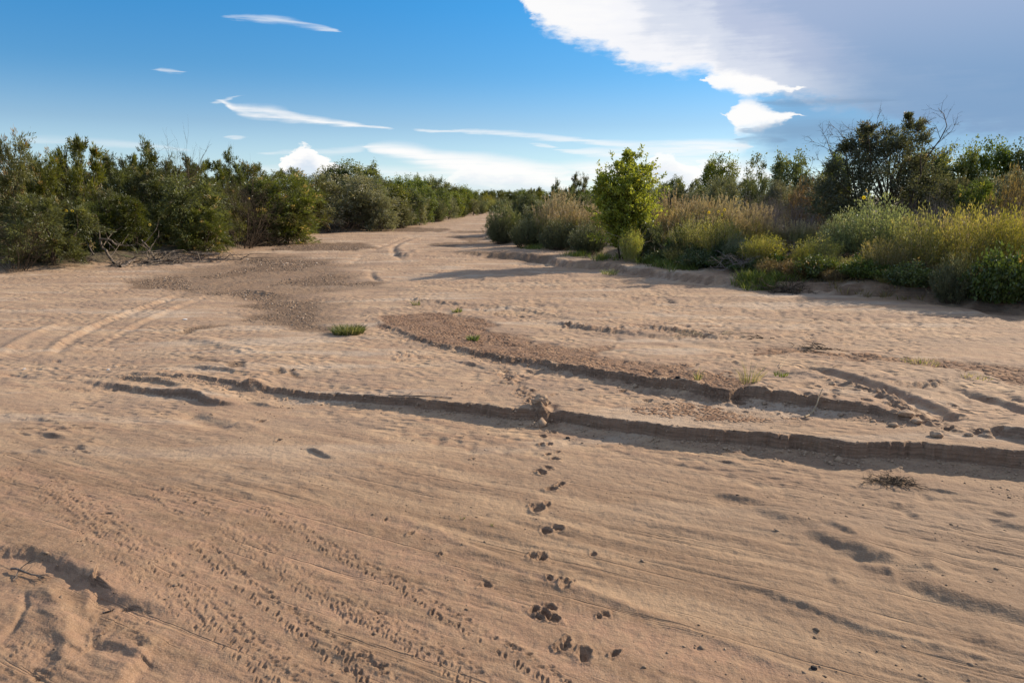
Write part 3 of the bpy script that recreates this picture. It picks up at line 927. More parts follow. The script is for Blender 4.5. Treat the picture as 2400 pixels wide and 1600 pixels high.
def mat_ground():
    t = NT('sand_and_mud')
    geo = t.n('NewGeometry')
    pos = geo.outputs['Position']
    z = t.n('VertexColor') if False else t.n('Attribute', attribute_name='zones')
    sep = t.n('SeparateColor', {'Color': z.outputs['Color']})
    g, m_, s_ = sep.outputs[0], sep.outputs[1], sep.outputs[2]
    veg = z.outputs['Alpha']
    cr = t.n('Attribute', attribute_name='crack').outputs['Fac']
    # coordinates stretched along the old flow
    rot = t.n('Mapping', {'Vector': pos, 'Rotation': (0, 0, -atan2(FLOW[1], FLOW[0])), 'Scale': (1, 1, 1)}).outputs[0]
    st = t.n('Mapping', {'Vector': rot, 'Scale': (0.35, 2.6, 1)}).outputs[0]
    n_big = t.noise(pos, 0.30, 4)
    n_st = t.noise(st, 1.3, 5, 0.62)
    n_f = t.noise(pos, 5.0, 5, 0.65)
    n_g = t.noise(pos, 70.0, 2, 0.6)
    n_vf = t.noise(pos, 95.0, 3, 0.75)
    n_far = t.noise(t.n('Mapping', {'Vector': pos, 'Scale': (0.5, 1.0, 1)}).outputs[0], 1.1, 5, 0.7)
    pale = t.mix(t.mr(n_big, .35, .65), (0.455, 0.315, 0.197), (0.380, 0.254, 0.158))
    pale = t.mix(t.mr(n_st, .40, .62, 0, .85), pale, (0.296, 0.187, 0.121))
    pale = t.mix(t.mr(n_far, .48, .62, 0, .65), pale, (0.262, 0.186, 0.130))
    fst = t.n('Mapping', {'Vector': pos, 'Scale': (0.16, 0.75, 1), 'Rotation': (0, 0, .12)}).outputs[0]
    n_fst = t.noise(fst, 1.0, 6, 0.62)
    pale = t.mix(t.mr(n_fst, .53, .62, 0, .55), pale, (0.255, 0.175, 0.124))
    pale = t.mix(t.mr(n_fst, .47, .38, 0, .5), pale, (0.460, 0.371, 0.284))
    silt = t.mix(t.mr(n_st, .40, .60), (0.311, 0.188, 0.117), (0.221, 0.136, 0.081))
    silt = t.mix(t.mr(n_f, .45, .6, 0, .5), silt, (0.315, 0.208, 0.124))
    # foreground sand is browner
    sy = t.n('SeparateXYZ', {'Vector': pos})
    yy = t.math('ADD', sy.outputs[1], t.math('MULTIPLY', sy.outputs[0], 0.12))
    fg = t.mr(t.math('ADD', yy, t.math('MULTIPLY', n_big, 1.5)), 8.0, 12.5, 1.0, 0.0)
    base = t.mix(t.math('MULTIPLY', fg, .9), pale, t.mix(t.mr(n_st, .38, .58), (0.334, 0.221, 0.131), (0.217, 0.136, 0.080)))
    fg_right = t.math('MULTIPLY', fg, t.mr(t.math('ADD', t.math('MULTIPLY', sy.outputs[0], .12), n_big), .55, 1.25))  # foreground sand turns a darker brown towards the right, in uneven patches
    base = t.mix(t.math('MULTIPLY', fg_right, .7), base, (0.205, 0.137, 0.091))
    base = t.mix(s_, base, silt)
    mud = t.mix(t.mr(n_f, .35, .65), (0.275, 0.166, 0.102), (0.175, 0.102, 0.063))
    vor = t.n('TexVoronoi', {'Vector': pos, 'Scale': 9.0}, feature='DISTANCE_TO_EDGE').outputs['Distance']
    base = t.mix(t.math('MULTIPLY', m_, t.mr(n_f, .25, .5, .8, 1.0)), base, mud)
    grav = t.mix(t.mr(n_g, .35, .65), (0.194, 0.124, 0.075), (0.116, 0.073, 0.044))
    base = t.mix(t.math('MULTIPLY', g, t.mr(n_f, .2, .5, .6, 1.0)), base, grav)
    base = t.mix(t.math('MULTIPLY', cr, .45), base, (0.255, 0.157, 0.095))
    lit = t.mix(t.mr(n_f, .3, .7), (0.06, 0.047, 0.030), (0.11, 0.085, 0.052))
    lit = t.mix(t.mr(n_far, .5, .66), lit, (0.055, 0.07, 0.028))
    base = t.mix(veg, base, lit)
    # steep cut faces: layered sand, with their shade darkened into the colour
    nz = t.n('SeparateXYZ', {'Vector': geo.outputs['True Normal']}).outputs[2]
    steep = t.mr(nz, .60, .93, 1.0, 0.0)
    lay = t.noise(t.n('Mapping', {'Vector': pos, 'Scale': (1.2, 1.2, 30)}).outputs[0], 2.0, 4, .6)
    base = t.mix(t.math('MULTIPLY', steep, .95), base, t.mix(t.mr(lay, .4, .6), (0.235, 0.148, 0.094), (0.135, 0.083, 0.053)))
    stn = t.mr(t.noise(pos, 1.9, 5, .7), .56, .70, 0, .40)
    base = t.mix(t.math('MULTIPLY', stn, t.math('SUBTRACT', 1.0, veg)), base, (0.20, 0.135, 0.09))
    # grains
    base = t.mix(t.mr(n_vf, .54, .70, 0, .55), base, (0.16, 0.115, 0.085))
    base = t.mix(t.mr(n_vf, .30, .45, .38, 0), base, (0.50, 0.42, 0.33))
    n_lo = t.noise(pos, 17.0, 3, .65)
    base = t.mix(t.mr(n_lo, .55, .75, 0, .22), base, (0.20, 0.14, 0.10))
    d1 = t.n('TexVoronoi', {'Vector': t.n('Mapping', {'Vector': pos, 'Scale': (.8, 1.25, 1)}).outputs[0], 'Scale': 5.5, 'Smoothness': .6}, feature='SMOOTH_F1').outputs['Distance']
    h = t.math('ADD', t.math('MULTIPLY', n_f, .034), t.math('MULTIPLY', n_lo, .014))
    h = t.math('ADD', h, t.math('MULTIPLY', n_g, .0045))
    h = t.math('ADD', h, t.math('MULTIPLY', t.math('ADD', g, m_), t.math('MULTIPLY', n_lo, .03)))
    h = t.math('ADD', h, t.math('MULTIPLY', n_st, .03))
    pm = t.math('MULTIPLY', t.math('SUBTRACT', 1.0, fg), t.mr(t.noise(pos, .45, 3), .40, .58))
    pm = t.math('MAXIMUM', pm, t.math('MULTIPLY', fg, t.mr(t.noise(pos, .9, 3), .52, .66, 0, .4)))
    h = t.math('SUBTRACT', h, t.math('MULTIPLY', t.math('MULTIPLY', pm, t.mr(d1, .50, .15)), .055))
    lines = t.n('Mapping', {'Vector': rot, 'Scale': (0.22, 7.0, 1)}).outputs[0]
    n_li = t.noise(lines, 1.1, 4, .6)
    h = t.math('SUBTRACT', h, t.math('MULTIPLY', t.math('MULTIPLY', fg, t.mr(n_li, .60, .68)), .016))
    h = t.math('ADD', h, t.math('MULTIPLY', t.math('ADD', m_, cr, True), t.mr(vor, 0, .06, -.02, 0)))
    bump = t.n('Bump', {'Height': h, 'Strength': 0.75, 'Distance': 1.0})
    b = t.n('BsdfPrincipled', {'Base Color': base, 'Roughness': 0.93, 'Specular IOR Level': 0.18, 'Normal': bump.outputs[0]})
    t.put(t.out.inputs[0], b.outputs[0])
    return t.m


def mat_leaf(name, c0, c1, c2=None, trans=0.35, ftrans=None, rnd=0.25):
    """c0 dark, c1 light leaf colour by tint 0..0.85; c2 = tips (tint above 0.9)"""
    t = NT(name)
    a = t.n('Attribute', attribute_name='tint').outputs['Fac']
    oi = t.n('ObjectInfo').outputs['Random']
    col = t.mix(t.mr(a, 0, .85), c0, c1)
    if c2:
        col = t.mix(t.mr(a, .88, .92), col, c2)
    hv = t.n('HueSaturation', {'Hue': t.mr(oi, 0, 1, .5 - .035 * rnd * 2, .5 + .02), 'Saturation': t.mr(t.math('FRACT', t.math('MULTIPLY', oi, 7.31)), 0, 1, .80, 1.1),
                               'Value': t.mr(t.math('FRACT', t.math('MULTIPLY', oi, 3.77)), 0, 1, 1 - rnd, 1 + rnd), 'Color': col}).outputs[0]
    df = t.n('BsdfDiffuse', {'Color': hv})
    tr = t.n('BsdfTranslucent', {'Color': t.mix(1.0, hv, (1.35, 1.30, .75), 'MULTIPLY')})
    mx = t.n('MixShader', {0: trans, 1: df.outputs[0], 2: tr.outputs[0]})
    gl = t.n('BsdfGlossy', {'Color': (.9, .95, 1.0), 'Roughness': .45})
    m2 = t.n('MixShader', {0: 0.03, 1: mx.outputs[0], 2: gl.outputs[0]})
    t.put(t.out.inputs[0], m2.outputs[0])
    return t.m


def mat_bark(name, c0, c1, scale=14):
    t = NT(name)
    tc = t.n('TexCoord').outputs['Object']
    n = t.noise(t.n('Mapping', {'Vector': tc, 'Scale': (1, 1, .25)}).outputs[0], scale, 4, .65)
    col = t.mix(t.mr(n, .35, .65), c0, c1)
    bump = t.n('Bump', {'Height': n, 'Strength': .6, 'Distance': .02})
    b = t.n('BsdfPrincipled', {'Base Color': col, 'Roughness': .9, 'Specular IOR Level': .15, 'Normal': bump.outputs[0]})
    t.put(t.out.inputs[0], b.outputs[0])
    return t.m


def mat_pebble():
    t = NT('pebbles')
    a = t.n('Attribute', attribute_name='tint').outputs['Fac']
    r = t.n('ValToRGB')
    e = r.color_ramp.elements
    e[0].position, e[0].color = 0, (0.09, 0.062, 0.043, 1)
    e[1].position, e[1].color = 1, (0.55, 0.45, 0.36, 1)
    for p, c in ((.3, (0.175, 0.12, 0.08, 1)), (.6, (0.25, 0.172, 0.115, 1)), (.85, (0.33, 0.235, 0.16, 1))):
        e.new(p).color = c
    t.put(r.inputs[0], a)
    b = t.n('BsdfPrincipled', {'Base Color': r.outputs[0], 'Roughness': .8, 'Specular IOR Level': .3})
    t.put(t.out.inputs[0], b.outputs[0])
    return t.m


def mat_plain(name, col, rough=.85):
    t = NT(name)
    tc = t.n('TexCoord').outputs['Object']
    n = t.noise(tc, 25, 4)
    c = t.mix(t.mr(n, .35, .65), tuple(v * .8 for v in col), tuple(min(v * 1.15, 1) for v in col))
    b = t.n('BsdfPrincipled', {'Base Color': c, 'Roughness': rough, 'Specular IOR Level': .2})
    t.put(t.out.inputs[0], b.outputs[0])
    return t.m


def mat_mudplate():
    t = NT('mud_crust')
    a = t.n('Attribute', attribute_name='tint').outputs['Fac']
    pos = t.n('NewGeometry').outputs['Position']
    n = t.noise(pos, 40, 4)
    c = t.mix(a, (0.24, 0.146, 0.090), (0.35, 0.232, 0.150))
    c = t.mix(t.mr(t.noise(pos, 1.6, 3), .42, .6, 0, .8), c, (0.16, 0.093, 0.06))
    bump = t.n('Bump', {'Height': n, 'Strength': .5, 'Distance': .01})
    b = t.n('BsdfPrincipled', {'Base Color': c, 'Roughness': .95, 'Specular IOR Level': .1, 'Normal': bump.outputs[0]})
    t.put(t.out.inputs[0], b.outputs[0])
    return t.m


M = dict(
    tamarisk=mat_leaf('tamarisk_foliage', (0.038, 0.047, 0.011), (0.165, 0.178, 0.036), (0.34, 0.24, 0.11), .40),
    olive=mat_leaf('silvery_foliage', (0.070, 0.078, 0.036), (0.25, 0.25, 0.135), (0.36, 0.32, 0.18), .33),
    cotton=mat_leaf('cottonwood_foliage', (0.045, 0.066, 0.012), (0.165, 0.19, 0.030), (0.30, 0.27, 0.05), .5),
    elm=mat_leaf('elm_foliage', (0.13, 0.165, 0.016), (0.42, 0.45, 0.050), (0.50, 0.42, 0.06), .5, rnd=.1),
    willow=mat_leaf('willow_foliage', (0.055, 0.072, 0.028), (0.165, 0.18, 0.075), (0.28, 0.25, 0.12), .36),
    silver=mat_leaf('sage_foliage', (0.12, 0.14, 0.06), (0.32, 0.345, 0.18), (0.42, 0.42, 0.25), .4),
    weed=mat_leaf('weed_foliage', (0.11, 0.115, 0.018), (0.36, 0.34, 0.065), (0.46, 0.38, 0.10), .5),
    herb=mat_leaf('herb_foliage', (0.035, 0.055, 0.012), (0.115, 0.155, 0.030), (0.27, 0.19, 0.07), .4),
    rust=mat_leaf('rusty_foliage', (0.10, 0.060, 0.022), (0.27, 0.175, 0.065), (0.36, 0.25, 0.11), .35),
    grass=mat_leaf('grass_blades', (0.055, 0.075, 0.014), (0.18, 0.21, 0.045), (0.40, 0.33, 0.16), .42, rnd=.1),
    reed=mat_leaf('dry_reed', (0.19, 0.14, 0.060), (0.46, 0.345, 0.19), (0.62, 0.50, 0.33), .3, rnd=.12),
    reedleaf=mat_leaf('reed_leaf', (0.10, 0.105, 0.028), (0.30, 0.27, 0.095), (0.42, 0.33, 0.16), .4, rnd=.12),
    petal=mat_leaf('yellow_petals', (0.80, 0.50, 0.02), (0.90, 0.62, 0.03), None, .3, rnd=.05),
    twig=mat_bark('grey_twigs', (0.075, 0.058, 0.046), (0.19, 0.155, 0.13)),
    mauve=mat_bark('mauve_twigs', (0.115, 0.092, 0.080), (0.24, 0.20, 0.18)),
    brown=mat_bark('brown_bark', (0.050, 0.036, 0.026), (0.12, 0.09, 0.062)),
    drift=mat_bark('bleached_wood', (0.09, 0.068, 0.05), (0.23, 0.19, 0.15), 9),
    pebble=mat_pebble(),
    plate=mat_mudplate(),
    stone=mat_plain('dark_stone', (0.025, 0.022, 0.022)),
    litter=mat_plain('white_plastic', (0.75, 0.74, 0.70), .5),
    straw=mat_plain('dry_stem', (0.42, 0.32, 0.20)),
    clod=mat_plain('sand_clod', (0.36, 0.25, 0.165), .95),
)

ground_me, GRID = build_ground()
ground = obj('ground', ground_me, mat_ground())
tag(ground, 'dry sandy riverbed with cut banks, gravel beds and footprints', None, None, 'structure')


def gz(x, y):
    rows, ang, Zg = GRID
    R_, a_ = sqrt(x * x + y * y), atan2(x, y)
    i = min(max(np.searchsorted(rows, R_) - 1, 0), len(rows) - 2)
    j = min(max(np.searchsorted(ang, a_) - 1, 0), len(ang) - 2)
    u = (R_ - rows[i]) / (rows[i + 1] - rows[i])
    v = (a_ - ang[j]) / (ang[j + 1] - ang[j])
    u, v = min(max(u, 0), 1), min(max(v, 0), 1)
    return float((Zg[i, j] * (1 - v) + Zg[i, j + 1] * v) * (1 - u) + (Zg[i + 1, j] * (1 - v) + Zg[i + 1, j + 1] * v) * u)


def gzn(x, y):
    rows, ang, Zg = GRID
    R_, a_ = np.sqrt(x * x + y * y), np.arctan2(x, y)
    i = np.clip(np.searchsorted(rows, R_) - 1, 0, len(rows) - 2)
    j = np.clip(np.searchsorted(ang, a_) - 1, 0, len(ang) - 2)
    u = np.clip((R_ - rows[i]) / (rows[i + 1] - rows[i]), 0, 1)
    v = np.clip((a_ - ang[j]) / (ang[j + 1] - ang[j]), 0, 1)
    return (Zg[i, j] * (1 - v) + Zg[i, j + 1] * v) * (1 - u) + (Zg[i + 1, j] * (1 - v) + Zg[i + 1, j + 1] * v) * u


# ------------------------------------------------------------------ plant geometry
def leaves(P, D, L, Wd, rng, tint, wide=0.45):
    """diamond leaves: base P, direction D, length L, width Wd"""
    n = len(P)
    D = nrm(D)
    r = rng.normal(size=(n, 3))
    S = nrm(np.cross(D, r))
    L = np.broadcast_to(np.asarray(L, float).reshape(-1, 1), (n, 1))
    Wd = np.broadcast_to(np.asarray(Wd, float).reshape(-1, 1), (n, 1))
    bend = nrm(np.cross(D, S)) * L * 0.10
    mid = P + D * L * wide + bend
    V = np.stack([P, mid + S * Wd / 2, P + D * L, mid - S * Wd / 2], 1).reshape(-1, 3)
    Q = np.arange(n * 4).reshape(n, 4)
    T = np.repeat(np.broadcast_to(tint, (n,)), 4)
    return V, Q, T


def tubes(A, B, ra, rb, sides=3):
    A, B = np.asarray(A, float), np.asarray(B, float)
    n = len(A)
    ra = np.broadcast_to(np.asarray(ra, float), (n,))
    rb = np.broadcast_to(np.asarray(rb, float), (n,))
    D = nrm(B - A)
    ref = np.where(np.abs(D[:, 2:3]) > .9, np.array([[1.0, 0, 0]]), np.array([[0, 0, 1.0]]))
    U = nrm(np.cross(D, ref))
    Wv = np.cross(D, U)
    k = np.arange(sides) * 2 * pi / sides
    ring = U[:, None, :] * np.cos(k)[None, :, None] + Wv[:, None, :] * np.sin(k)[None, :, None]
    Va = A[:, None, :] + ring * ra[:, None, None]
    Vb = B[:, None, :] + ring * rb[:, None, None]
    V = np.concatenate([Va, Vb], 1).reshape(-1, 3)
    base = np.arange(n)[:, None] * sides * 2
    j = np.arange(sides)[None, :]
    jn = (j + 1) % sides
    Q = np.stack([base + j, base + jn, base + sides + jn, base + sides + j], -1).reshape(-1, 4)
    return V, Q


def join(parts):
    Vs, Qs, Ts, o = [], [], [], 0
    for p in parts:
        V, Q = p[0], p[1]
        Vs.append(V)
        Qs.append(Q + o)
        Ts.append(p[2] if len(p) > 2 else np.zeros(len(V)))
        o += len(V)
    return np.concatenate(Vs), np.concatenate(Qs), np.concatenate(Ts)


def curved(rng, A, B, r0, r1, seg=4, bow=0.12, sides=3):
    """bowed tapering branches from A to B"""
    A, B = np.atleast_2d(A), np.atleast_2d(B)
    n = len(A)
    ln = np.linalg.norm(B - A, axis=1, keepdims=True)
    off = rng.normal(size=(n, 3)) * ln * bow
    pts = []
    for k in range(seg + 1):
        t = k / seg
        pts.append(A * (1 - t) + B * t + off * 4 * t * (1 - t) * .5 + (rng.normal(size=(n, 3)) * ln * bow * .18 if 0 < k < seg else 0))
    out = []
    r0 = np.broadcast_to(np.asarray(r0, float), (n,))
    r1 = np.broadcast_to(np.asarray(r1, float), (n,))
    for k in range(seg):
        a, b = k / seg, (k + 1) / seg
        out.append(tubes(pts[k], pts[k + 1], r0 * (1 - a) + r1 * a, r0 * (1 - b) + r1 * b, sides))
    V, Q, _ = join(out)
    return V, Q


def unit(rng, n):
    return nrm(rng.normal(size=(n, 3)))


def spray_leaves(rng, P0, Dr, Ln, per, leafL, leafW, droop=.2, spread=.13, align=.8, tipfrac=0.0, base_t=None, start=.08):
    """leaves set along shoots that begin at P0 in direction Dr with length Ln"""
    m = len(P0)
    t = rng.uniform(start, 1, (m, per))
    p = P0[:, None, :] + Dr[:, None, :] * (Ln[:, None] * t)[..., None]
    p[..., 2] -= (droop * Ln[:, None] * t ** 2)
    rad = rng.normal(size=(m, per, 3)) * (spread * Ln[:, None] * (1.15 - t * .75))[..., None]
    p = p + rad
    d = Dr[:, None, :] * align + rng.normal(size=(m, per, 3)) * (1 - align) * .9 + nrm(rad) * .25
    d[..., 2] -= droop * t * .6
    bt = rng.uniform(0, .55, m) if base_t is None else base_t
    tint = np.clip(bt[:, None] + rng.uniform(0, .3, (m, per)) + .0 * t, 0, .85)
    if tipfrac:
        isf = (rng.random(m) < tipfrac)[:, None] & (t > .62) & (rng.random((m, per)) < .75)
        tint = np.where(isf, .95, tint)
    n = m * per
    return leaves(p.reshape(n, 3), d.reshape(n, 3), leafL * rng.uniform(.6, 1.3, n), leafW * rng.uniform(.7, 1.25, n), rng, tint.reshape(n))


def shrub_lobed(seed, H, R, lobes, sprays, per, lL, lW, prof='bush', tip=.12, droop=.25, lobe_r=.36, up=.6, spiky=.35, trunk=.05, spread=.13, low=.06, align=.75, ntr=5):
    rng = np.random.RandomState(seed)
    k = np.arange(lobes)
    h = low + (0.90 - low) * ((k + rng.uniform(0, 1, lobes)) / lobes)
    a = k * 2.399 + rng.uniform(-.5, .5, lobes)
    if prof == 'bush':
        pr = np.sin(pi * (0.22 + .70 * h)) ** .7
    elif prof == 'tree':
        pr = np.where(h < .32, .45, np.sin(pi * (0.05 + .90 * np.clip((h - .25) / .75, 0, 1))) ** .6)
    else:
        pr = (1 - h) ** .5
    rr = R * pr * rng.uniform(.30, .78, lobes)
    C = np.stack([np.cos(a) * rr, np.sin(a) * rr, h * H * .88], 1)
    lr = lobe_r * R * rng.uniform(.75, 1.3, lobes)
    m = lobes * sprays
    Ci = np.repeat(C, sprays, 0)
    li = np.repeat(lr, sprays)
    out = np.stack([Ci[:, 0], Ci[:, 1], Ci[:, 2] * 0], 1) / max(R, .1)
    D = nrm(unit(rng, m) + out * .9 + np.array([0, 0, up]))
    Ln = li * rng.uniform(.6, 1.25, m) * np.where(rng.random(m) < spiky * .4, 1.45, 1.0)
    bt = np.repeat(rng.uniform(0, .4, lobes), sprays) + rng.uniform(0, .2, m)
    P0 = Ci + D * (Ln * .05)[:, None]
    # keep foliage above ground
    V, Q, T = spray_leaves(rng, P0, D, Ln, per, lL, lW, droop, spread, align, tip, bt)
    V[:, 2] = np.where(V[:, 2] < .05, np.abs(V[:, 2]) * .3 + .03, V[:, 2])
    fol = mesh_np('foliage', V, Q, {'tint': T})
    # stems: a few trunks that fork to the lobes
    tb = rng.normal(size=(ntr, 3)) * np.array([R * .10, R * .10, 0])
    fork = np.stack([rng.normal(size=ntr) * R * .22, rng.normal(size=ntr) * R * .22, rng.uniform(.22, .40, ntr) * H], 1)
    parts = [curved(rng, tb, fork, trunk, trunk * .7, 4, .10, 5)]
    idx = rng.randint(0, ntr, lobes)
    d2 = ((C[:, None, :2] - fork[None, :, :2]) ** 2).sum(-1)
    idx = d2.argmin(1)
    low_l = C[:, 2] < fork[idx, 2]
    src = np.where(low_l[:, None], tb[idx] + (fork[idx] - tb[idx]) * .25, fork[idx])
    parts.append(curved(rng, src, C, trunk * .55, trunk * .22, 4, .10, 4))
    parts.append(curved(rng, P0[::2], (P0 + D * (Ln * .8)[:, None])[::2], trunk * .16, trunk * .05, 2, .05, 3))
    V, Q, _ = join(parts)
    stem = mesh_np('stems', V, Q, smooth=True)
    return fol, stem


def shrub_fan(seed, H, R, n, per, lL, lW, tip=.1, spread=.05, droop=.05, stem_r=.008, low=.15, align=.75, dome=1.0):
    """many shoots fanning from the base to a dome"""
    rng = np.random.RandomState(seed)
    a = rng.uniform(0, 2 * pi, n)
    q = np.sqrt(rng.uniform(0, 1, n))
    B = np.stack([np.cos(a) * q * R * .45, np.sin(a) * q * R * .45, np.zeros(n)], 1)
    e = np.clip(q + rng.normal(size=n) * .07, 0, 1.15)
    hh = H * (1 - dome * .55 * e ** 2) * rng.uniform(.66, 1.08, n)
    Tp = np.stack([np.cos(a) * e * R, np.sin(a) * e * R, hh], 1)
    D = Tp - B
    Ln = np.linalg.norm(D, axis=1)
    D = D / Ln[:, None]
    V, Q, T = spray_leaves(rng, B, D, Ln, per, lL, lW, droop, spread, align, tip, None, low)
    V[:, 2] = np.maximum(V[:, 2], .01)
    fol = mesh_np('foliage', V, Q, {'tint': T})
    V, Q = curved(rng, B, B + D * (Ln * .93)[:, None] - np.array([[0, 0, 1.0]]) * (droop * Ln * .85)[:, None], stem_r, stem_r * .4, 3, .03, 3)
    stem = mesh_np('stems', V, Q, smooth=True)
    return fol, stem


def branching(rng, base, dirs, lens, r0, levels, kids, shrink=.62, wobble=.25, up=.05, spreadang=.65, seg=3):
    """recursive bare branches, level by level; returns segment lists and end shoots"""
    A, D, L_, R_ = base, nrm(dirs), lens, np.broadcast_to(np.asarray(r0, float), (len(base),)).copy()
    segs = []
    ends = None
    for lv in range(levels):
        P = A.copy()
        d = D.copy()
        pts = [P.copy()]
        for s in range(seg):
            d = nrm(d + rng.normal(size=d.shape) * wobble + np.array([0, 0, up]))
            Pn = P + d * (L_ / seg)[:, None]
            ra = R_ * (1 - .55 * s / seg)
            rb = R_ * (1 - .55 * (s + 1) / seg)
            segs.append((P, Pn, ra, rb))
            P = Pn
            pts.append(P.copy())
        ends = (A, nrm(P - A), np.linalg.norm(P - A, axis=1))
        if lv == levels - 1:
            break
        nA, nD, nL, nR = [], [], [], []
        for k in range(kids):
            f = rng.uniform(.3, 1.0, len(A)) * seg
            i = np.minimum(f.astype(int), seg - 1)
            st = np.array([pts[i[j]][j] * (1 - (f[j] - i[j])) + pts[i[j] + 1][j] * (f[j] - i[j]) for j in range(len(A))])
            nA.append(st)
            nD.append(nrm(D + rng.normal(size=D.shape) * spreadang))
            nL.append(L_ * shrink * rng.uniform(.6, 1.2, len(A)))
            nR.append(R_ * .5)
        A, D, L_, R_ = np.concatenate(nA), np.concatenate(nD), np.concatenate(nL), np.concatenate(nR)
    return segs, ends


def seg_mesh(name, segs, sides=3):
    V, Q, _ = join([tubes(a, b, ra, rb, sides) for a, b, ra, rb in segs])
    return mesh_np(name, V, Q, smooth=True)


def dead_bush(seed, H, R, n=26, r=.016, levels=3, kids=5, upright=1.2, wob=.16):
    rng = np.random.RandomState(seed)
    a = rng.uniform(0, 2 * pi, n)
    q = np.sqrt(rng.uniform(0, 1, n))
    B = np.stack([np.cos(a) * q * R * .35, np.sin(a) * q * R * .35, np.zeros(n)], 1)
    D = np.stack([np.cos(a) * q * R, np.sin(a) * q * R, H * upright * np.ones(n)], 1)
    segs, ends = branching(rng, B, D, H * rng.uniform(.5, .85, n), r, levels, kids, .5, wob, .04, .50)
    return seg_mesh('twigs', segs), ends


def reeds(seed, H, R, n):
    rng = np.random.RandomState(seed)
    a = rng.uniform(0, 2 * pi, n)
    q = np.sqrt(rng.uniform(0, 1, n))
    B = np.stack([np.cos(a) * q * R, np.sin(a) * q * R, np.zeros(n)], 1)
    hh = H * rng.uniform(.5, 1.0, n) * (1 - .18 * q)
    lean = np.stack([np.cos(a) * q * .16 + rng.normal(size=n) * .07, np.sin(a) * q * .16 + rng.normal(size=n) * .07], 1)
    T = B + np.concatenate([lean * hh[:, None], hh[:, None]], 1)
    V, Q = curved(rng, B, T, .016, .007, 3, .025, 3)
    stalk = mesh_np('stalks', V, Q, {'tint': np.full(len(V), .55)})
    k = rng.random(n) < .62
    D = nrm(T - B)[k]
    V, Q, Tt = spray_leaves(rng, (T - nrm(T - B) * .30)[k], D, np.full(k.sum(), .42), 16, .15, .030, .10, .06, .85, 0, rng.uniform(.3, .8, k.sum()), .0)
    plume = mesh_np('plumes', V, Q, {'tint': Tt})
    V, Q, Tt = spray_leaves(rng, B, nrm(T - B), hh * .75, 15, .50, .030, .02, .035, .62, .0, rng.uniform(0, .6, n), .05)
    leaf = mesh_np('leaves', V, Q, {'tint': Tt})
    return stalk, plume, leaf


def elm_tree(seed, H, R):
    rng = np.random.RandomState(seed)
    n = 7
    B = rng.normal(size=(n, 3)) * np.array([.10, .10, 0])
    a = np.arange(n) * 2.4
    D = np.stack([np.cos(a) * .20, np.sin(a) * .20, np.ones(n)], 1)
    D[0] = (0.02, 0, 1)
    L0 = H * rng.uniform(.62, .86, n)
    L0[0] = H * .93
    segs, ends = branching(rng, B, D, L0, .055, 1, 0, .5, .05, .02, .6, 6)
    # limbs set along each leader
    P, Dl, Ll = [], [], []
    for s, (A, Bq, ra, rb) in enumerate(segs):
        for i in range(n):
            f = s / 6.0
            cnt = 6 if s > 0 else 3
            for c in range(cnt):
                t = rng.rand()
                p = A[i] * (1 - t) + Bq[i] * t
                hrel = p[2] / H
                if hrel < .08:
                    continue
                aa = rng.uniform(0, 2 * pi)
                rad = R * (np.interp(hrel, [0, .15, .35, .6, .8, 1.0], [.55, .72, .85, .80, .52, .14]))
                own = np.hypot(p[0], p[1])
                ll = max(rad - own * .8, .25) * rng.uniform(.55, 1.15)
                P.append(p)
                Dl.append((cos(aa), sin(aa), rng.uniform(.35, 1.0)))
                Ll.append(ll)
    P, Dl, Ll = np.array(P), nrm(np.array(Dl)), np.array(Ll)
    lsegs, _ = branching(rng, P, Dl, Ll, .016, 2, 3, .5, .10, .05, .5, 3)
    trunk = seg_mesh('trunk', segs, 6)
    limb = seg_mesh('limbs', lsegs, 3)
    SP, SD, SL = [P], [Dl], [Ll]
    A, Bq, ra, rb = lsegs[-1]
    A0 = lsegs[3][0]
    SP.append(A0)
    SD.append(nrm(lsegs[5][1] - A0))
    SL.append(np.linalg.norm(lsegs[5][1] - A0, axis=1) * 1.1)
    out = []
    out.append(spray_leaves(rng, P, Dl, Ll * 1.02, 60, .15, .07, .02, .07, .45, .02))
    out.append(spray_leaves(rng, SP[1], SD[1], SL[1], 20, .15, .075, .02, .07, .45, .03))
    # leader tips
    A, Bq, ra, rb = segs[-1]
    out.append(spray_leaves(rng, A, nrm(Bq - A), np.full(n, H * .2), 60, .12, .05, 0, .06, .5, 0))
    V, Q, T = join(out)
    return mesh_np('foliage', V, Q, {'tint': T}), trunk, limb


def blades(rng, C, n, rad, h, w=.012, lean=.35, tipdry=.1):
    """grass tuft: bent narrow blades as two quads each"""
    a = rng.uniform(0, 2 * pi, n)
    q = np.sqrt(rng.uniform(0, 1, n)) * rad
    B = np.asarray(C) + np.stack([np.cos(a) * q, np.sin(a) * q, np.zeros(n)], 1)
    d = np.stack([np.cos(a) * lean * q / max(rad, .01), np.sin(a) * lean * q / max(rad, .01), np.ones(n)], 1) + rng.normal(size=(n, 3)) * .18
    d = nrm(d)
    hh = h * rng.uniform(.45, 1.1, n)
    S = nrm(np.cross(d, unit(rng, n))) * w / 2
    mid = B + d * (hh * .55)[:, None]
    tip = mid + nrm(d + np.stack([np.cos(a), np.sin(a), -.3 * np.ones(n)], 1) * .4) * (hh * .5)[:, None]
    V = np.stack([B - S, B + S, mid + S * .8, mid - S * .8, mid - S * .8, mid + S * .8, tip + S * .1, tip - S * .1], 1).reshape(-1, 3)
    Q = np.arange(n * 8).reshape(-1, 4)
    t = np.clip(rng.uniform(.1, .85, n), 0, .85)
    t = np.where(rng.random(n) < tipdry, .95, t)
    return V, Q, np.repeat(t, 8)


# ------------------------------------------------------------------ prototypes (mesh data shared by copies)
PROTO = {}


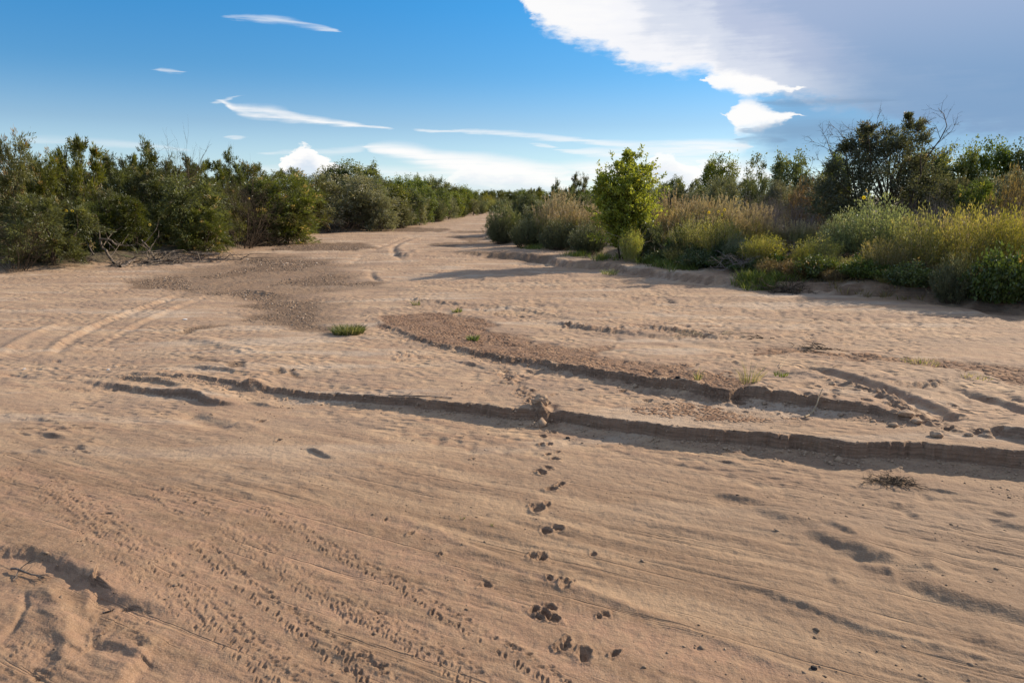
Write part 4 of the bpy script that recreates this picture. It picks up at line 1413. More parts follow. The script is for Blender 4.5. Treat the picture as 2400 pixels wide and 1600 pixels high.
def proto(kind, i, parts, H, R):
    PROTO.setdefault(kind, []).append((parts, H, R))


for s in range(5):
    f, st = shrub_lobed(10 + s, 5.6, 2.6, 22, 17, 46, .23, .046, 'bush', [.10, .05, .22, .03, .14][s], .3, .36, .40, .15)
    proto('tamarisk', s, [('foliage', f, 'tamarisk'), ('stems', st, 'brown')], 5.6, 2.6)
for s in range(3):
    f, st = shrub_lobed(30 + s, 5.6, 2.2, 20, 14, 42, .22, .050, 'tree', .05, .10, .34, 1.1, .7, .05)
    proto('feather', s, [('foliage', f, 'tamarisk'), ('stems', st, 'twig')], 5.8, 2.2)
for s in range(4):
    f, st = shrub_lobed(50 + s, 4.6, 2.4, 22, 16, 40, .17, .055, 'bush', .10, .1, .36, .6, .2)
    proto('olive', s, [('foliage', f, 'olive'), ('stems', st, 'twig')], 4.6, 2.4)
for s in range(4):
    f, st = shrub_lobed(70 + s, 8.0, 2.9, 30, 15, 30, .20, .15, 'tree', .04, .05, .40, .5, .1, .11, .22, .12, .2, 2)
    proto('cotton', s, [('foliage', f, 'cotton'), ('trunk', st, 'twig')], 8.0, 2.9)
f, st = shrub_lobed(79, 8.0, 2.6, 15, 9, 16, .20, .15, 'tree', .05, .05, .30, .8, .4, .09, .2, .2, .2, 3)
proto('sparse', 0, [('foliage', f, 'cotton'), ('trunk', st, 'twig')], 8.0, 2.6)
for s in range(3):
    f, st = shrub_fan(90 + s, 3.2, 2.0, 260, 44, .19, .036, .08, .05, .04)
    proto('willow', s, [('foliage', f, 'willow'), ('stems', st, 'brown')], 3.2, 2.0)
for s in range(2):
    f, st = shrub_fan(96 + s, 3.2, 1.8, 190, 46, .15, .045, .12, .05, .0, dome=.8)
    proto('silver', s, [('foliage', f, 'silver'), ('stems', st, 'twig')], 3.2, 1.8)
for s in range(3):
    f, st = shrub_fan(100 + s, 2.4, 1.5, 200, 42, .13, .030, .10, .045, -.02, .006, .1, .7, .6)
    proto('weed', s, [('foliage', f, 'weed'), ('stems', st, 'straw')], 2.4, 1.5)
for s in range(3):
    f, st = shrub_fan(110 + s, 1.1, 1.1, 130, 36, .11, .065, .06, .09, .05, .006, .1, .3, .9)
    proto('herb', s, [('foliage', f, 'herb'), ('stems', st, 'brown')], 1.1, 1.1)
for s in range(2):
    f, st = shrub_fan(120 + s, 1.3, 1.2, 150, 34, .10, .028, .2, .06, .0, .006, .1, .6, .7)
    proto('rust', s, [('foliage', f, 'rust'), ('stems', st, 'brown')], 1.3, 1.2)
for s in range(3):
    tw, _e = dead_bush(130 + s, 3.2, 1.8, 34, .013)
    proto('dead', s, [('twigs', tw, 'mauve')], 3.4, 1.7)
for s in range(2):
    tw, _e = dead_bush(136 + s, 3.2, 1.9, 30, .016, 3, 5, .7, .25)
    proto('browndead', s, [('twigs', tw, 'brown')], 3.2, 2.0)
for s in range(2):
    tw, _e = dead_bush(140 + s, 6.0, 2.2, 10, .05, 4, 4, .9, .14)
    proto('baretree', s, [('branches', tw, 'twig')], 6.0, 2.4)
for s in range(3):
    a_, b_, c_ = reeds(150 + s, 3.4, 1.1, 190)
    proto('reed', s, [('stalks', a_, 'reed'), ('plumes', b_, 'reed'), ('leaves', c_, 'reedleaf')], 3.4, 1.25)

RN = random.Random(11)


def plant(kind, name, cat, label, px, Y, top, wpx, var=0, group=None, mats=None, sink=0.0):
    """px: picture column of the middle; Y: distance ahead; top: picture row of its top; wpx: crown width in px"""
    parts, H, R = PROTO[kind][var % len(PROTO[kind])]
    d = ray(px, top)
    x = Y * d[0] / d[1]
    zt = CAMZ + Y * d[2] / d[1]
    z = gz(x, Y) - sink
    h = max(zt - z, .3)
    depth = Y * cos(TILT) + 2.5 * sin(TILT)
    rad = wpx / 2 / F * depth
    e = bpy.data.objects.new(name, None)
    COL.objects.link(e)
    e.empty_display_size = .3
    e.location = (x, Y, z)
    e.rotation_euler = (0, 0, RN.uniform(0, 6.28))
    sz, sr = h / H, rad / R
    e.scale = (sr, sr, sz)
    tag(e, label, cat, group)
    for i, (pn_, me, mt) in enumerate(parts):
        mt = (mats or {}).get(pn_, mt)
        o = bpy.data.objects.new(pn_, me)
        COL.objects.link(o)
        if not me.materials:
            me.materials.append(M[mt])
        if me.materials[0] is not M[mt]:
            o.material_slots[0].link = 'OBJECT'
            o.material_slots[0].material = M[mt]
        o.parent = e
    return e


def gy(px, py):          # distance ahead of the ground seen at that pixel
    return at(px, py, .15 if px < 1110 else .42)[1]


# ------------------------------------------------------------------ left bank
TG = 'tamarisk shrubs of the left bank'
L = [
    # kind, name, cat, label, px, baseY(px row) + back, top, width, var
    ('tamarisk', 'tamarisk_shrub', 'shrub', 'tall olive tamarisk cut by the left edge of the picture, feathery head against the sky', 2, (612, 3), 288, 130, 2),
    ('tamarisk', 'tamarisk_shrub', 'shrub', 'broad low green tamarisk with rusty tips nearest on the left bank', 95, (612, 1.2), 428, 185, 0),
    ('browndead', 'dead_shrub', 'shrub', 'drooping grey-brown twigs of a dead shrub at the left edge above the sand', 18, (618, .5), 500, 120, 0),
    ('tamarisk', 'tamarisk_shrub', 'shrub', 'brownish tamarisk right of the cut-off one, second from the left edge', 80, (612, 5), 335, 110, 2),
    ('tamarisk', 'tamarisk_shrub', 'shrub', 'yellow-green tamarisk between the edge shrubs and the dark pointed tree', 125, (606, 6), 352, 100, 3),
    ('feather', 'elm_tree', 'tree', 'dark pointed tree rising above the left thicket with knobbly leaf clumps', 178, (600, 4.5), 284, 115, 0),
    ('browndead', 'dead_shrub', 'shrub', 'brown leafless brush below the dark pointed tree', 195, (600, 2.5), 430, 120, 1),
    ('tamarisk', 'tamarisk_shrub', 'shrub', 'dull olive tamarisk between the low green one and the rounded one over the herbs', 205, (602, 2), 442, 110, 1),
    ('tamarisk', 'tamarisk_shrub', 'shrub', 'rounded green tamarisk just left of the dark hollow in the thicket', 290, (596, 1.6), 432, 120, 3),
    ('tamarisk', 'tamarisk_shrub', 'shrub', 'dense dark tamarisk right behind the dark pointed tree, with sky gaps on top', 252, (596, 6), 338, 100, 4),
    ('feather', 'tamarisk_shrub', 'shrub', 'two-plumed feathery tamarisk head standing over the thicket near the bare twiggy one', 322, (590, 6.5), 308, 95, 1),
    ('tamarisk', 'tamarisk_shrub', 'shrub', 'mid-height tamarisk behind the dark hollow of the left thicket', 350, (590, 5), 372, 130, 0),
    ('browndead', 'bare_tree', 'tree', 'half-bare tree with fine reddish twigs at the top of the left thicket', 400, (584, 5.5), 338, 125, 0),
    ('feather', 'tamarisk_shrub', 'shrub', 'sparse tamarisk crown round the half-bare twiggy tree', 405, (584, 6.5), 345, 90, 2),
    ('tamarisk', 'tamarisk_shrub', 'shrub', 'large dark green tamarisk hanging low over the sand right of the hollow', 440, (584, 1.8), 392, 190, 1),
    ('tamarisk', 'tamarisk_shrub', 'shrub', 'lower leafy skirt of green tamarisk touching the driftwood', 462, (584, .6), 470, 120, 4),
    ('browndead', 'dead_shrub', 'shrub', 'patch of dead brown brush between the two largest green tamarisks', 545, (570, 3), 405, 130, 0),
    ('feather', 'tamarisk_shrub', 'shrub', 'feathery tamarisk top right of the half-bare tree', 460, (575, 8), 348, 90, 0),
    ('feather', 'tamarisk_shrub', 'shrub', 'narrow feathery tamarisk pair pointing up in the middle of the left skyline', 522, (570, 8), 338, 80, 1),
    ('tamarisk', 'tamarisk_shrub', 'shrub', 'large round green tamarisk with cream tips, last of the near left bank', 640, (556, 2.2), 392, 195, 2),
    ('tamarisk', 'tamarisk_shrub', 'shrub', 'green lower half of the last near tamarisk, over the brown root tangle', 662, (556, 1.0), 462, 120, 3),
    ('browndead', 'dead_shrub', 'shrub', 'tangle of arching dead stems on the sand left of the last near tamarisk', 585, (560, .3), 518, 110, 1),
    ('tamarisk', 'tamarisk_shrub', 'shrub', 'tamarisk on the skyline behind the dead brown brush', 575, (562, 8), 362, 110, 4),
    ('tamarisk', 'tamarisk_shrub', 'shrub', 'dark tamarisk sloping down behind the large round green one', 655, (548, 9), 378, 120, 0),
    ('olive', 'russian_olive', 'shrub', 'big silvery shrub at the inner bend of the left bank', 800, (528, 3.5), 398, 210, 0),
    ('olive', 'russian_olive', 'shrub', 'silvery shrub left of the big one, half in its shade', 722, (532, 5), 390, 110, 1),
    ('olive', 'russian_olive', 'shrub', 'low silvery shrub in front of the big one by the sand', 840, (527, 1.5), 455, 110, 2),
    ('browndead', 'dead_shrub', 'shrub', 'brown dead stems under the big silvery shrub', 770, (530, .3), 492, 140, 0),
    ('cotton', 'round_tree', 'tree', 'dark round-headed tree standing over the big silvery shrub', 822, (510, 10), 362, 100, 1),
    ('cotton', 'round_tree', 'tree', 'smaller tree touching the round-headed one on its left', 762, (512, 12), 372, 70, 2),
    ('olive', 'russian_olive', 'shrub', 'silver-green shrub right of the big silvery one on the left bank', 900, (520, 3), 442, 100, 3),
    ('willow', 'willow_shrub', 'shrub', 'yellow-green rounded shrub between two silvery ones on the left bank', 938, (515, 3), 438, 72, 0),
    ('olive', 'russian_olive', 'shrub', 'pale silvery shrub right of the yellow-green rounded one', 985, (508, 4), 450, 78, 1),
    ('olive', 'russian_olive', 'shrub', 'small silvery shrub next further back along the left sand edge', 1022, (500, 6), 458, 55, 2),
    ('willow', 'willow_shrub', 'shrub', 'small green shrub near the far end of the left sand edge', 1050, (495, 7), 458, 50, 1),
    ('olive', 'russian_olive', 'shrub', 'tiny silvery shrub at the far end of the left sand edge', 1078, (491, 8), 462, 42, 3),
]
for kind, name, cat, label, px, (by, back), top, wd, var in L:
    plant(kind, name, cat, label, px, gy(px, by) + (back * (1.15 if 180 < px < 480 else .6) if back < 4 else back), top - (12 if px < 700 and top < 400 else 4), wd * 1.1, var)
plant('tamarisk', 'tamarisk_shrub', 'shrub', 'thin tamarisk beside the rust-tipped low one, in its shade', 30, gy(30, 612) + 2.2, 420, 120, 4)

# thicket filling behind the front row
G1 = 'thicket shrubs behind the front row on the left bank'
lab1 = 'olive tamarisk filling the thicket behind the front row of the left bank'
for k, (px, by, back, top, wd) in enumerate([(-90, 615, 3, 300, 170), (-170, 620, 5, 310, 180), (60, 605, 11, 342, 150), (150, 600, 12, 345, 150), (225, 598, 12, 350, 140), (300, 595, 12, 348, 150),
                                             (370, 590, 12, 352, 140), (450, 580, 13, 362, 140), (530, 572, 13, 368, 130), (600, 562, 13, 376, 120), (340, 592, 9, 360, 120), (160, 602, 4, 400, 140),
                                             (235, 600, 4, 400, 120), (505, 575, 5, 398, 120), (385, 588, 4, 420, 110), (580, 566, 5, 400, 120), (700, 545, 9, 384, 110), (40, 608, 6, 360, 120)]):
    plant('tamarisk', 'tamarisk_shrub', 'shrub', lab1, px, gy(px, by) + back, top + (6 if px > 0 and top < 380 else 0) + (k * 7 % 5) * 4, wd, k, G1)
G2 = 'cottonwoods behind the left bank'
lab2 = 'green cottonwood in the row receding behind the silvery shrubs on the left bank'
for k, (px, Y, top, wd) in enumerate([(880, 92, 396, 90), (925, 100, 394, 80), (960, 108, 398, 75), (1000, 118, 400, 70), (1035, 128, 416, 62), (1062, 140, 420, 55), (905, 84, 412, 80), (975, 98, 420, 60),
                                      (1010, 108, 428, 55), (1045, 122, 434, 50), (860, 80, 402, 80), (945, 90, 424, 60), (1075, 150, 430, 44), (985, 134, 396, 34), (958, 130, 392, 30)]):
    plant('cotton', 'cottonwood_tree', 'tree', lab2, px, Y, top, wd, k, G2)
G3 = 'shrubs at the foot of the cottonwoods on the left bank'
for k, (px, Y, top, wd) in enumerate([(870, 76, 432, 80), (915, 84, 436, 70), (960, 92, 440, 60), (1000, 104, 444, 54), (1030, 116, 448, 48), (1058, 128, 450, 42), (1085, 140, 454, 40), (1102, 150, 458, 36)]):
    plant('willow' if k % 2 else 'olive', 'bank_shrub', 'shrub', 'grey-green shrub at the foot of the cottonwoods on the left bank', px, Y, top, wd, k, G3)
# far end of the wash
G4 = 'far trees closing the riverbed'
for k, (px, Y, top, wd) in enumerate([(1085, 210, 434, 40), (1104, 218, 433, 38), (1122, 222, 432, 40), (1142, 224, 433, 40), (1160, 230, 434, 42), (1182, 226, 433, 36), (1200, 215, 430, 34), (1190, 200, 436, 30),
                                      (1068, 200, 432, 40), (1220, 214, 434, 40), (1245, 216, 434, 44), (1280, 218, 432, 44), (1320, 216, 434, 46), (1360, 214, 430, 46), (1530, 150, 412, 50), (1500, 180, 425, 50)]):
    plant('cotton', 'cottonwood_tree', 'tree', 'far green tree in the line that closes the view down the riverbed', px, Y, top, wd, k, G4)
G5 = 'far shrubs at the end of the sand'
for k, (px, Y, top, wd) in enumerate([(1092, 176, 458, 30), (1106, 178, 462, 28), (1118, 172, 455, 30), (1132, 168, 457, 32), (1146, 160, 456, 30), (1098, 170, 470, 20), (1122, 182, 446, 36), (1100, 190, 446, 34),
                                      (1140, 186, 449, 34), (1112, 160, 470, 22), (1080, 182, 450, 34), (1160, 170, 450, 36)]):
    plant('willow' if k % 3 else 'weed', 'far_shrub', 'shrub', 'small far shrub where the sand ends between the banks', px, Y, top, wd, k, G5)

# ------------------------------------------------------------------ right bank
Rr = [
    ('willow', 'willow_shrub', 'shrub', 'round blue-green willow at the tip of the right bank, first beside the open sand', 1160, (549, 3.0), 455, 100, 0, None),
    ('willow', 'willow_shrub', 'shrub', 'lower olive willow hugging the foot of the round blue-green one', 1150, (549, 1.2), 486, 70, 1, None),
    ('willow', 'willow_shrub', 'shrub', 'dark compact willow low on the sand edge, second from the bank tip', 1210, (559, 1.4), 492, 90, 2, None),
    ('olive', 'grey_shrub', 'shrub', 'grey-green shrub above the dark compact willow', 1235, (558, 5), 462, 100, 0, None),
    ('willow', 'willow_shrub', 'shrub', 'greyish spreading willow between the dark compact one and the reed plumes', 1285, (570, 1.6), 496, 105, 1, None),
    ('willow', 'willow_shrub', 'shrub', 'low grey-green willow left of the young elm at the sand edge', 1352, (582, 1.4), 504, 100, 0, None),
    ('feather', 'wispy_tree', 'tree', 'wispy tree with loose top left of the tan plumes, first on the skyline', 1228, (540, 12), 415, 60, 0, None),
    ('feather', 'wispy_tree', 'tree', 'small thin wispy tree second on the right skyline', 1275, (540, 13), 402, 36, 1, None),
    ('feather', 'wispy_tree', 'tree', 'slanting feathery tree just left of the young elm on the skyline', 1332, (540, 12), 384, 52, 2, None),
    ('feather', 'wispy_tree', 'tree', 'low wispy tree between the slanting one and the elm', 1310, (540, 10), 410, 50, 0, None),
    ('reed', 'reed_clump', 'reeds', 'tan reed clump with tall plumes left of the young elm', 1290, (575, 8), 426, 75, 0, None),
    ('reed', 'reed_clump', 'reeds', 'shorter tan reed clump beside the first one, nearer the elm', 1335, (578, 7), 452, 80, 1, None),
    ('reed', 'reed_clump', 'reeds', 'greenish reeds at the foot of the tan clumps left of the elm', 1318, (572, 4), 480, 100, 2, None),
    ('reed', 'reed_clump', 'reeds', 'tall tan reeds right of the elm with bending plumes', 1548, (600, 7), 428, 85, 0, None),
    ('reed', 'reed_clump', 'reeds', 'reed clump with three pale upright plumes in the middle of the right bank', 1640, (608, 6), 434, 85, 1, None),
    ('reed', 'reed_clump', 'reeds', 'golden reeds between the elm clump and the three-plume clump', 1595, (604, 5.5), 455, 80, 2, None),
    ('reed', 'reed_clump', 'reeds', 'tan reeds right of the three-plume clump, fading into mauve brush', 1700, (612, 6), 452, 80, 0, None),
    ('weed', 'tall_weed', 'weed', 'yellow-green tall weed in front of the golden reeds', 1585, (612, 3.5), 500, 100, 0, None),
    ('weed', 'tall_weed', 'weed', 'yellow-green weed with sunflowers below the three-plume reeds', 1655, (618, 3.2), 492, 100, 1, None),
    ('silver', 'sage_shrub', 'shrub', 'pale sage-coloured plant below the sunflowers in the middle of the right bank', 1695, (622, 2.6), 536, 80, 0, None),
    ('weed', 'tall_weed', 'weed', 'weedy olive bush left of the dead twig tangle', 1755, (632, 2.2), 535, 110, 2, None),
    ('willow', 'willow_shrub', 'shrub', 'small blue-grey bush right of the fallen stalks by the elm', 1560, (608, 2.0), 548, 80, 1, None),
    ('olive', 'grey_shrub', 'shrub', 'round grey bush just behind the cottonwoods gap at mid right', 1665, (600, 14), 392, 90, 2, None),
    ('dead', 'leafless_brush', 'brush', 'mauve leafless brush left of the big dark willow', 1800, (622, 6), 440, 120, 0, None),
    ('dead', 'leafless_brush', 'brush', 'mauve-grey brush behind the tan reeds right of the elm', 1720, (612, 10), 436, 110, 1, None),
    ('dead', 'leafless_brush', 'brush', 'greyish brush below the mauve one with dark stems', 1835, (628, 4.5), 480, 110, 2, None),
    ('dead', 'leafless_brush', 'brush', 'fine brown brush between the elm and the small far trees', 1525, (600, 11), 438, 70, 0, None),
    ('rust', 'rusty_shrub', 'shrub', 'rust-orange shrub left of the big dark willow on the skyline', 1860, (620, 12), 398, 90, 0, None),
    ('cotton', 'cottonwood_tree', 'tree', 'round-headed cottonwood alone on the skyline at mid right', 1648, (600, 28), 342, 88, 0, None),
    ('sparse', 'cottonwood_tree', 'tree', 'sparse see-through cottonwood right of the round-headed one', 1742, (600, 26), 328, 74, 0, None),
    ('cotton', 'cottonwood_tree', 'tree', 'full cottonwood between the sparse one and the rust shrub', 1818, (600, 27), 332, 100, 1, None),
    ('cotton', 'cottonwood_tree', 'tree', 'small cottonwood low on the skyline right of the elm', 1555, (600, 62), 396, 56, 2, None),
    ('cotton', 'cottonwood_tree', 'tree', 'second small low cottonwood right of the elm, left of the round-headed one', 1598, (600, 70), 402, 44, 3, None),
    ('cotton', 'cottonwood_tree', 'tree', 'cottonwood glowing yellow-green just right of the big dark willow', 2135, (640, 16), 318, 130, 2, None),
    ('cotton', 'cottonwood_tree', 'tree', 'cottonwood peeking out at the left shoulder of the big dark willow', 1930, (630, 22), 330, 80, 3, None),
    ('cotton', 'cottonwood_tree', 'tree', 'tallest cottonwood on the right skyline, near the right edge', 2290, (650, 17), 298, 120, 0, None),
    ('cotton', 'cottonwood_tree', 'tree', 'cottonwood left of the tallest one, right of the glowing one', 2205, (650, 17), 318, 110, 1, None),
    ('cotton', 'cottonwood_tree', 'tree', 'cottonwood cut by the right edge of the picture', 2370, (650, 16), 306, 110, 2, None),
    ('olive', 'grey_shrub', 'shrub', 'shady olive shrub below the glowing cottonwood', 2180, (650, 10), 400, 140, 3, {'foliage': 'willow'}),
    ('olive', 'grey_shrub', 'shrub', 'dense dark green shrub under the tallest cottonwood', 2250, (655, 9), 398, 130, 1, {'foliage': 'cotton'}),
    ('rust', 'rusty_shrub', 'shrub', 'reddish-brown brush at the right edge below the cut cottonwood', 2345, (660, 8), 385, 130, 1, None),
    ('dead', 'leafless_brush', 'brush', 'brown brush between the glowing cottonwood and the yellow weeds', 2120, (645, 6), 462, 130, 0, None),
    ('dead', 'leafless_brush', 'brush', 'brown brush below the tallest cottonwood, above the yellow weeds', 2240, (655, 6), 458, 130, 1, None),
    ('dead', 'leafless_brush', 'brush', 'brown brush at the right edge above the yellow weeds', 2340, (660, 5.5), 455, 110, 2, None),
    ('silver', 'sage_shrub', 'shrub', 'large pale sage willow standing before the big dark willow', 2015, (648, 4.2), 446, 180, 0, None),
    ('silver', 'sage_shrub', 'shrub', 'smaller pale sage shoot right of the large sage willow', 1940, (640, 4.0), 480, 110, 1, None),
    ('weed', 'tall_weed', 'weed', 'yellow-green weed right of the large sage willow', 2130, (662, 3.4), 478, 150, 0, None),
    ('weed', 'tall_weed', 'weed', 'brightest yellow-green feathery weed near the right edge', 2245, (668, 3.4), 462, 170, 1, None),
    ('weed', 'tall_weed', 'weed', 'yellow-green weed cut by the right edge of the picture', 2345, (674, 3.2), 468, 130, 2, None),
    ('weed', 'tall_weed', 'weed', 'ochre weed low in front of the large sage willow', 2040, (660, 2.8), 540, 120, 1, None),
    ('willow', 'willow_shrub', 'shrub', 'blue-green low bush on the sand edge left of the right corner', 2200, (682, 1.8), 572, 110, 2, None),
    ('herb', 'leafy_herb', 'herb', 'dark leafy bramble in the lower right corner of the bank', 2300, (690, 1.8), 560, 150, 0, None),
    ('herb', 'leafy_herb', 'herb', 'dark leafy bramble cut by the right edge', 2370, (692, 1.8), 575, 130, 1, None),
    ('weed', 'tall_weed', 'weed', 'olive weed below the mauve brush, left of the sage shoot', 1880, (636, 3.0), 540, 120, 0, None),
    ('herb', 'leafy_herb', 'herb', 'green leafy herb right of the dead twig tangle', 1880, (650, 2.2), 580, 120, 2, None),
    ('herb', 'leafy_herb', 'herb', 'green leafy herb below the large sage willow', 1990, (660, 2.4), 590, 120, 0, None),
    ('herb', 'leafy_herb', 'herb', 'green leafy herb below the yellow weeds', 2100, (672, 2.2), 596, 130, 1, None),
    ('herb', 'leafy_herb', 'herb', 'bright green herb at the sand edge right of the elm', 1600, (618, 1.6), 574, 90, 2, None),
    ('herb', 'leafy_herb', 'herb', 'bright green herb further right, by the grass strip', 1668, (626, 1.6), 586, 80, 0, None),
    ('weed', 'sapling', 'tree', 'small yellow-green sapling at the right foot of the young elm', 1452, (600, .8), 522, 60, 0, {'foliage': 'elm'}),
    ('olive', 'grey_shrub', 'shrub', 'dusky shrub filling the shade behind the sapling', 1490, (600, 3.0), 500, 100, 1, {'foliage': 'willow'}),
]
for kind, name, cat, label, px, (by, back), top, wd, var, mats in Rr:
    plant(kind, name, cat, label, px, gy(px, by) + (back * .55 if back < 4 else back), top, wd, var, None, mats)

G6 = 'background brush of the right bank'
for k, (kind, px, by, back, top, wd) in enumerate([
        ('olive', 1260, 560, 9, 452, 90), ('olive', 1345, 575, 14, 438, 90), ('dead', 1380, 580, 9, 448, 80), ('olive', 1425, 590, 16, 430, 90), ('dead', 1470, 592, 8, 450, 80), ('olive', 1560, 600, 22, 418, 90),
        ('olive', 1610, 600, 18, 420, 80), ('dead', 1600, 604, 10, 440, 90), ('olive', 1740, 604, 19, 398, 90), ('olive', 1790, 606, 18, 400, 90), ('dead', 1760, 618, 8, 446, 90), ('dead', 1880, 628, 8, 440, 110),
        ('olive', 1900, 620, 16, 402, 90), ('dead', 2080, 645, 8, 450, 110), ('dead', 2170, 650, 7, 455, 110), ('olive', 2330, 650, 12, 380, 130), ('olive', 2120, 640, 13, 402, 120), ('olive', 2400, 655, 10, 400, 140),
        ('dead', 2290, 658, 6.5, 456, 100), ('olive', 1195, 545, 12, 452, 80), ('olive', 1500, 595, 20, 430, 80), ('dead', 2390, 660, 5.5, 470, 110), ('olive', 2230, 650, 13, 385, 100), ('olive', 1400, 580, 20, 418, 100), ('olive', 1480, 590, 24, 414, 90), ('olive', 1530, 600, 24, 412, 90), ('olive', 1700, 604, 20, 392, 90), ('olive', 1860, 615, 18, 392, 90), ('olive', 1215, 552, 16, 440, 80), ('olive', 1290, 565, 18, 432, 80)]):
    nm = {'olive': 'background_shrub', 'dead': 'leafless_brush'}[kind]
    lab = {'olive': 'dusky olive shrub in the background brush of the right bank', 'dead': 'mauve leafless brush in the background of the right bank'}[kind]
    plant(kind, nm, 'shrub' if kind == 'olive' else 'brush', lab, px, gy(px, by) + back, top, wd, k, lab and (G6 if kind == 'olive' else 'mauve brush of the right bank'), {'foliage': 'willow'} if kind == 'olive' and k % 3 else None)

G7 = 'low weeds along the right sand edge'
lab7 = 'low rusty-green weed along the sand edge under the right bank'
for k in range(92):
    px = 1480 + (k % 46) * 21.5 + RN.uniform(-10, 10)
    by = np.interp(px, [1480, 1620, 1700, 1850, 2100, 2352, 2500], [598, 620, 632, 645, 665, 684, 696])
    kind = RN.choice(['rust', 'herb', 'weed', 'rust', 'weed'])
    if px < 1750:
        kind = RN.choice(['herb', 'weed', 'herb'])
    Y = gy(px, by) + (RN.uniform(.3, 1.2) if k < 46 else RN.uniform(1.6, 3.4))
    plant(kind, 'low_weed', 'weed', {'rust': 'low rust-brown weed', 'herb': 'low leafy green weed', 'weed': 'low yellowish weed'}[kind] + ' along the sand edge under the right bank', px, Y,
          by - (RN.uniform(24, 48) if k < 46 else RN.uniform(55, 95)), RN.uniform(50, 90), k, 'low %s weeds along the right sand edge' % {'rust': 'rust-brown', 'herb': 'leafy green', 'weed': 'yellowish'}[kind])

G8 = 'dry reeds filling the right bank'
for k, (px, by, back, top, wd) in enumerate([(1262, 575, 7, 455, 60), (1305, 578, 5.5, 470, 70), (1365, 585, 6, 462, 60), (1515, 600, 6, 462, 60), (1570, 604, 4.5, 470, 70), (1615, 608, 6.5, 448, 60),
                                             (1665, 612, 5.2, 462, 70), (1720, 616, 5, 470, 70), (1745, 618, 7, 460, 60), (1530, 602, 4.2, 482, 70), (1620, 610, 4.2, 486, 70), (1690, 614, 4, 492, 70),
                                             (1930, 640, 5, 496, 60), (2090, 655, 5, 488, 70), (2200, 665, 5, 484, 60), (2330, 680, 5, 478, 70), (1800, 626, 4.2, 498, 70), (1850, 632, 4.5, 500, 60)]):
    plant('reed', 'reed_clump', 'reeds', 'straw-coloured reeds in the tall mass of the right bank', px, gy(px, by) + back, top, wd, k, G8)

# the young elm
e = bpy.data.objects.new('young_elm_tree', None)
COL.objects.link(e)
ex, ey = at(1432, 603, .25)
ey += 1.0
ex = ey * ray(1432, 590)[0] / ray(1432, 590)[1]
e.location = (ex, ey, gz(ex, ey))
htop = CAMZ + ey * ray(1432, 340)[2] / ray(1432, 340)[1] - gz(ex, ey)
fo, tr, li = elm_tree(3, htop, 2.3)
for nm, me, mt in (('foliage', fo, 'elm'), ('trunk', tr, 'brown'), ('limbs', li, 'brown')):
    obj(nm, me, M[mt], e)
tag(e, 'young yellow-green elm standing alone above the right bank reeds', 'tree')

# the big dark willow with bare branches over its crown
bw = bpy.data.objects.new('dark_willow_tree', None)
COL.objects.link(bw)
bY = gy(2010, 640) + 9
bx = bY * ray(2015, 500)[0] / ray(2015, 500)[1]
bz = gz(bx, bY)
bw.location = (bx, bY, bz)
bh = CAMZ + bY * ray(2060, 262)[2] / ray(2060, 262)[1] - bz
sc_ = bY / F
rng = np.random.RandomState(44)


def at_tree(px, py, dy=0.0):                # a point of the crown in the tree's own space
    d = ray(px, py)
    yy = bY + dy
    return np.array([yy * d[0] / d[1] - bx, dy, CAMZ + yy * d[2] / d[1] - bz])


cl = []
for px, py, r in ((1915, 440, 46), (1960, 400, 48), (1925, 490, 46), (2000, 440, 55), (2050, 400, 50), (2030, 350, 40), (2080, 300, 22), (2082, 345, 40), (2120, 380, 44), (2060, 460, 55), (2110, 440, 46),
                  (1960, 350, 34), (1990, 310, 22), (2005, 340, 30), (1980, 490, 50), (1905, 390, 30), (2085, 275, 12), (2120, 330, 24), (2140, 430, 30), (1945, 340, 22), (2150, 470, 46), (1950, 520, 50), (2040, 510, 50), (2110, 500, 44), (2000, 375, 40), (1975, 330, 26), (2100, 310, 24), (2060, 325, 30), (1890, 500, 40), (1900, 450, 40)):
    for k in range(3 if r > 30 else 1):
        cl.append((at_tree(px + rng.uniform(-26, 26) * r / 50, py + rng.uniform(-16, 16) * r / 50, rng.uniform(-1.3, 1.3)), r * sc_ * 1.15))
C = np.array([c[0] for c in cl])
CR = np.array([c[1] for c in cl])
sp = 13
Ci, ci = np.repeat(C, sp, 0), np.repeat(CR, sp)
D = nrm(unit(rng, len(Ci)) + np.array([0, 0, 1.0]) * np.clip(1.9 - ci[:, None] * 1.6, .6, 1.9))
Ln = ci * rng.uniform(.55, 1.2, len(Ci))
V, Q, T = spray_leaves(rng, Ci, D, Ln, 40, .17, .05, .05, .13, .7, .06, np.repeat(rng.uniform(0, .35, len(C)), sp))
obj('foliage', mesh_np('foliage', V, Q, {'tint': T}), mat_leaf('dark_willow_foliage', (0.055, 0.060, 0.028), (0.19, 0.19, 0.085), (0.27, 0.19, 0.10), .42, rnd=.02), bw)
stems = []
root = np.array([0, 0, 0.0])
fk = np.array([at_tree(1985, 500, 0), at_tree(2040, 480, .3), at_tree(2085, 490, -.3)])
stems.append(curved(rng, np.repeat(root[None], 3, 0), fk, .11, .08, 4, .06, 6))
d2 = ((C[:, None] - fk[None]) ** 2).sum(-1).argmin(1)
stems.append(curved(rng, fk[d2], C, .05, .015, 4, .08, 4))
V, Q, _ = join(stems)
obj('trunk', mesh_np('trunk', V, Q, smooth=True), M['brown'], bw)
bare = []
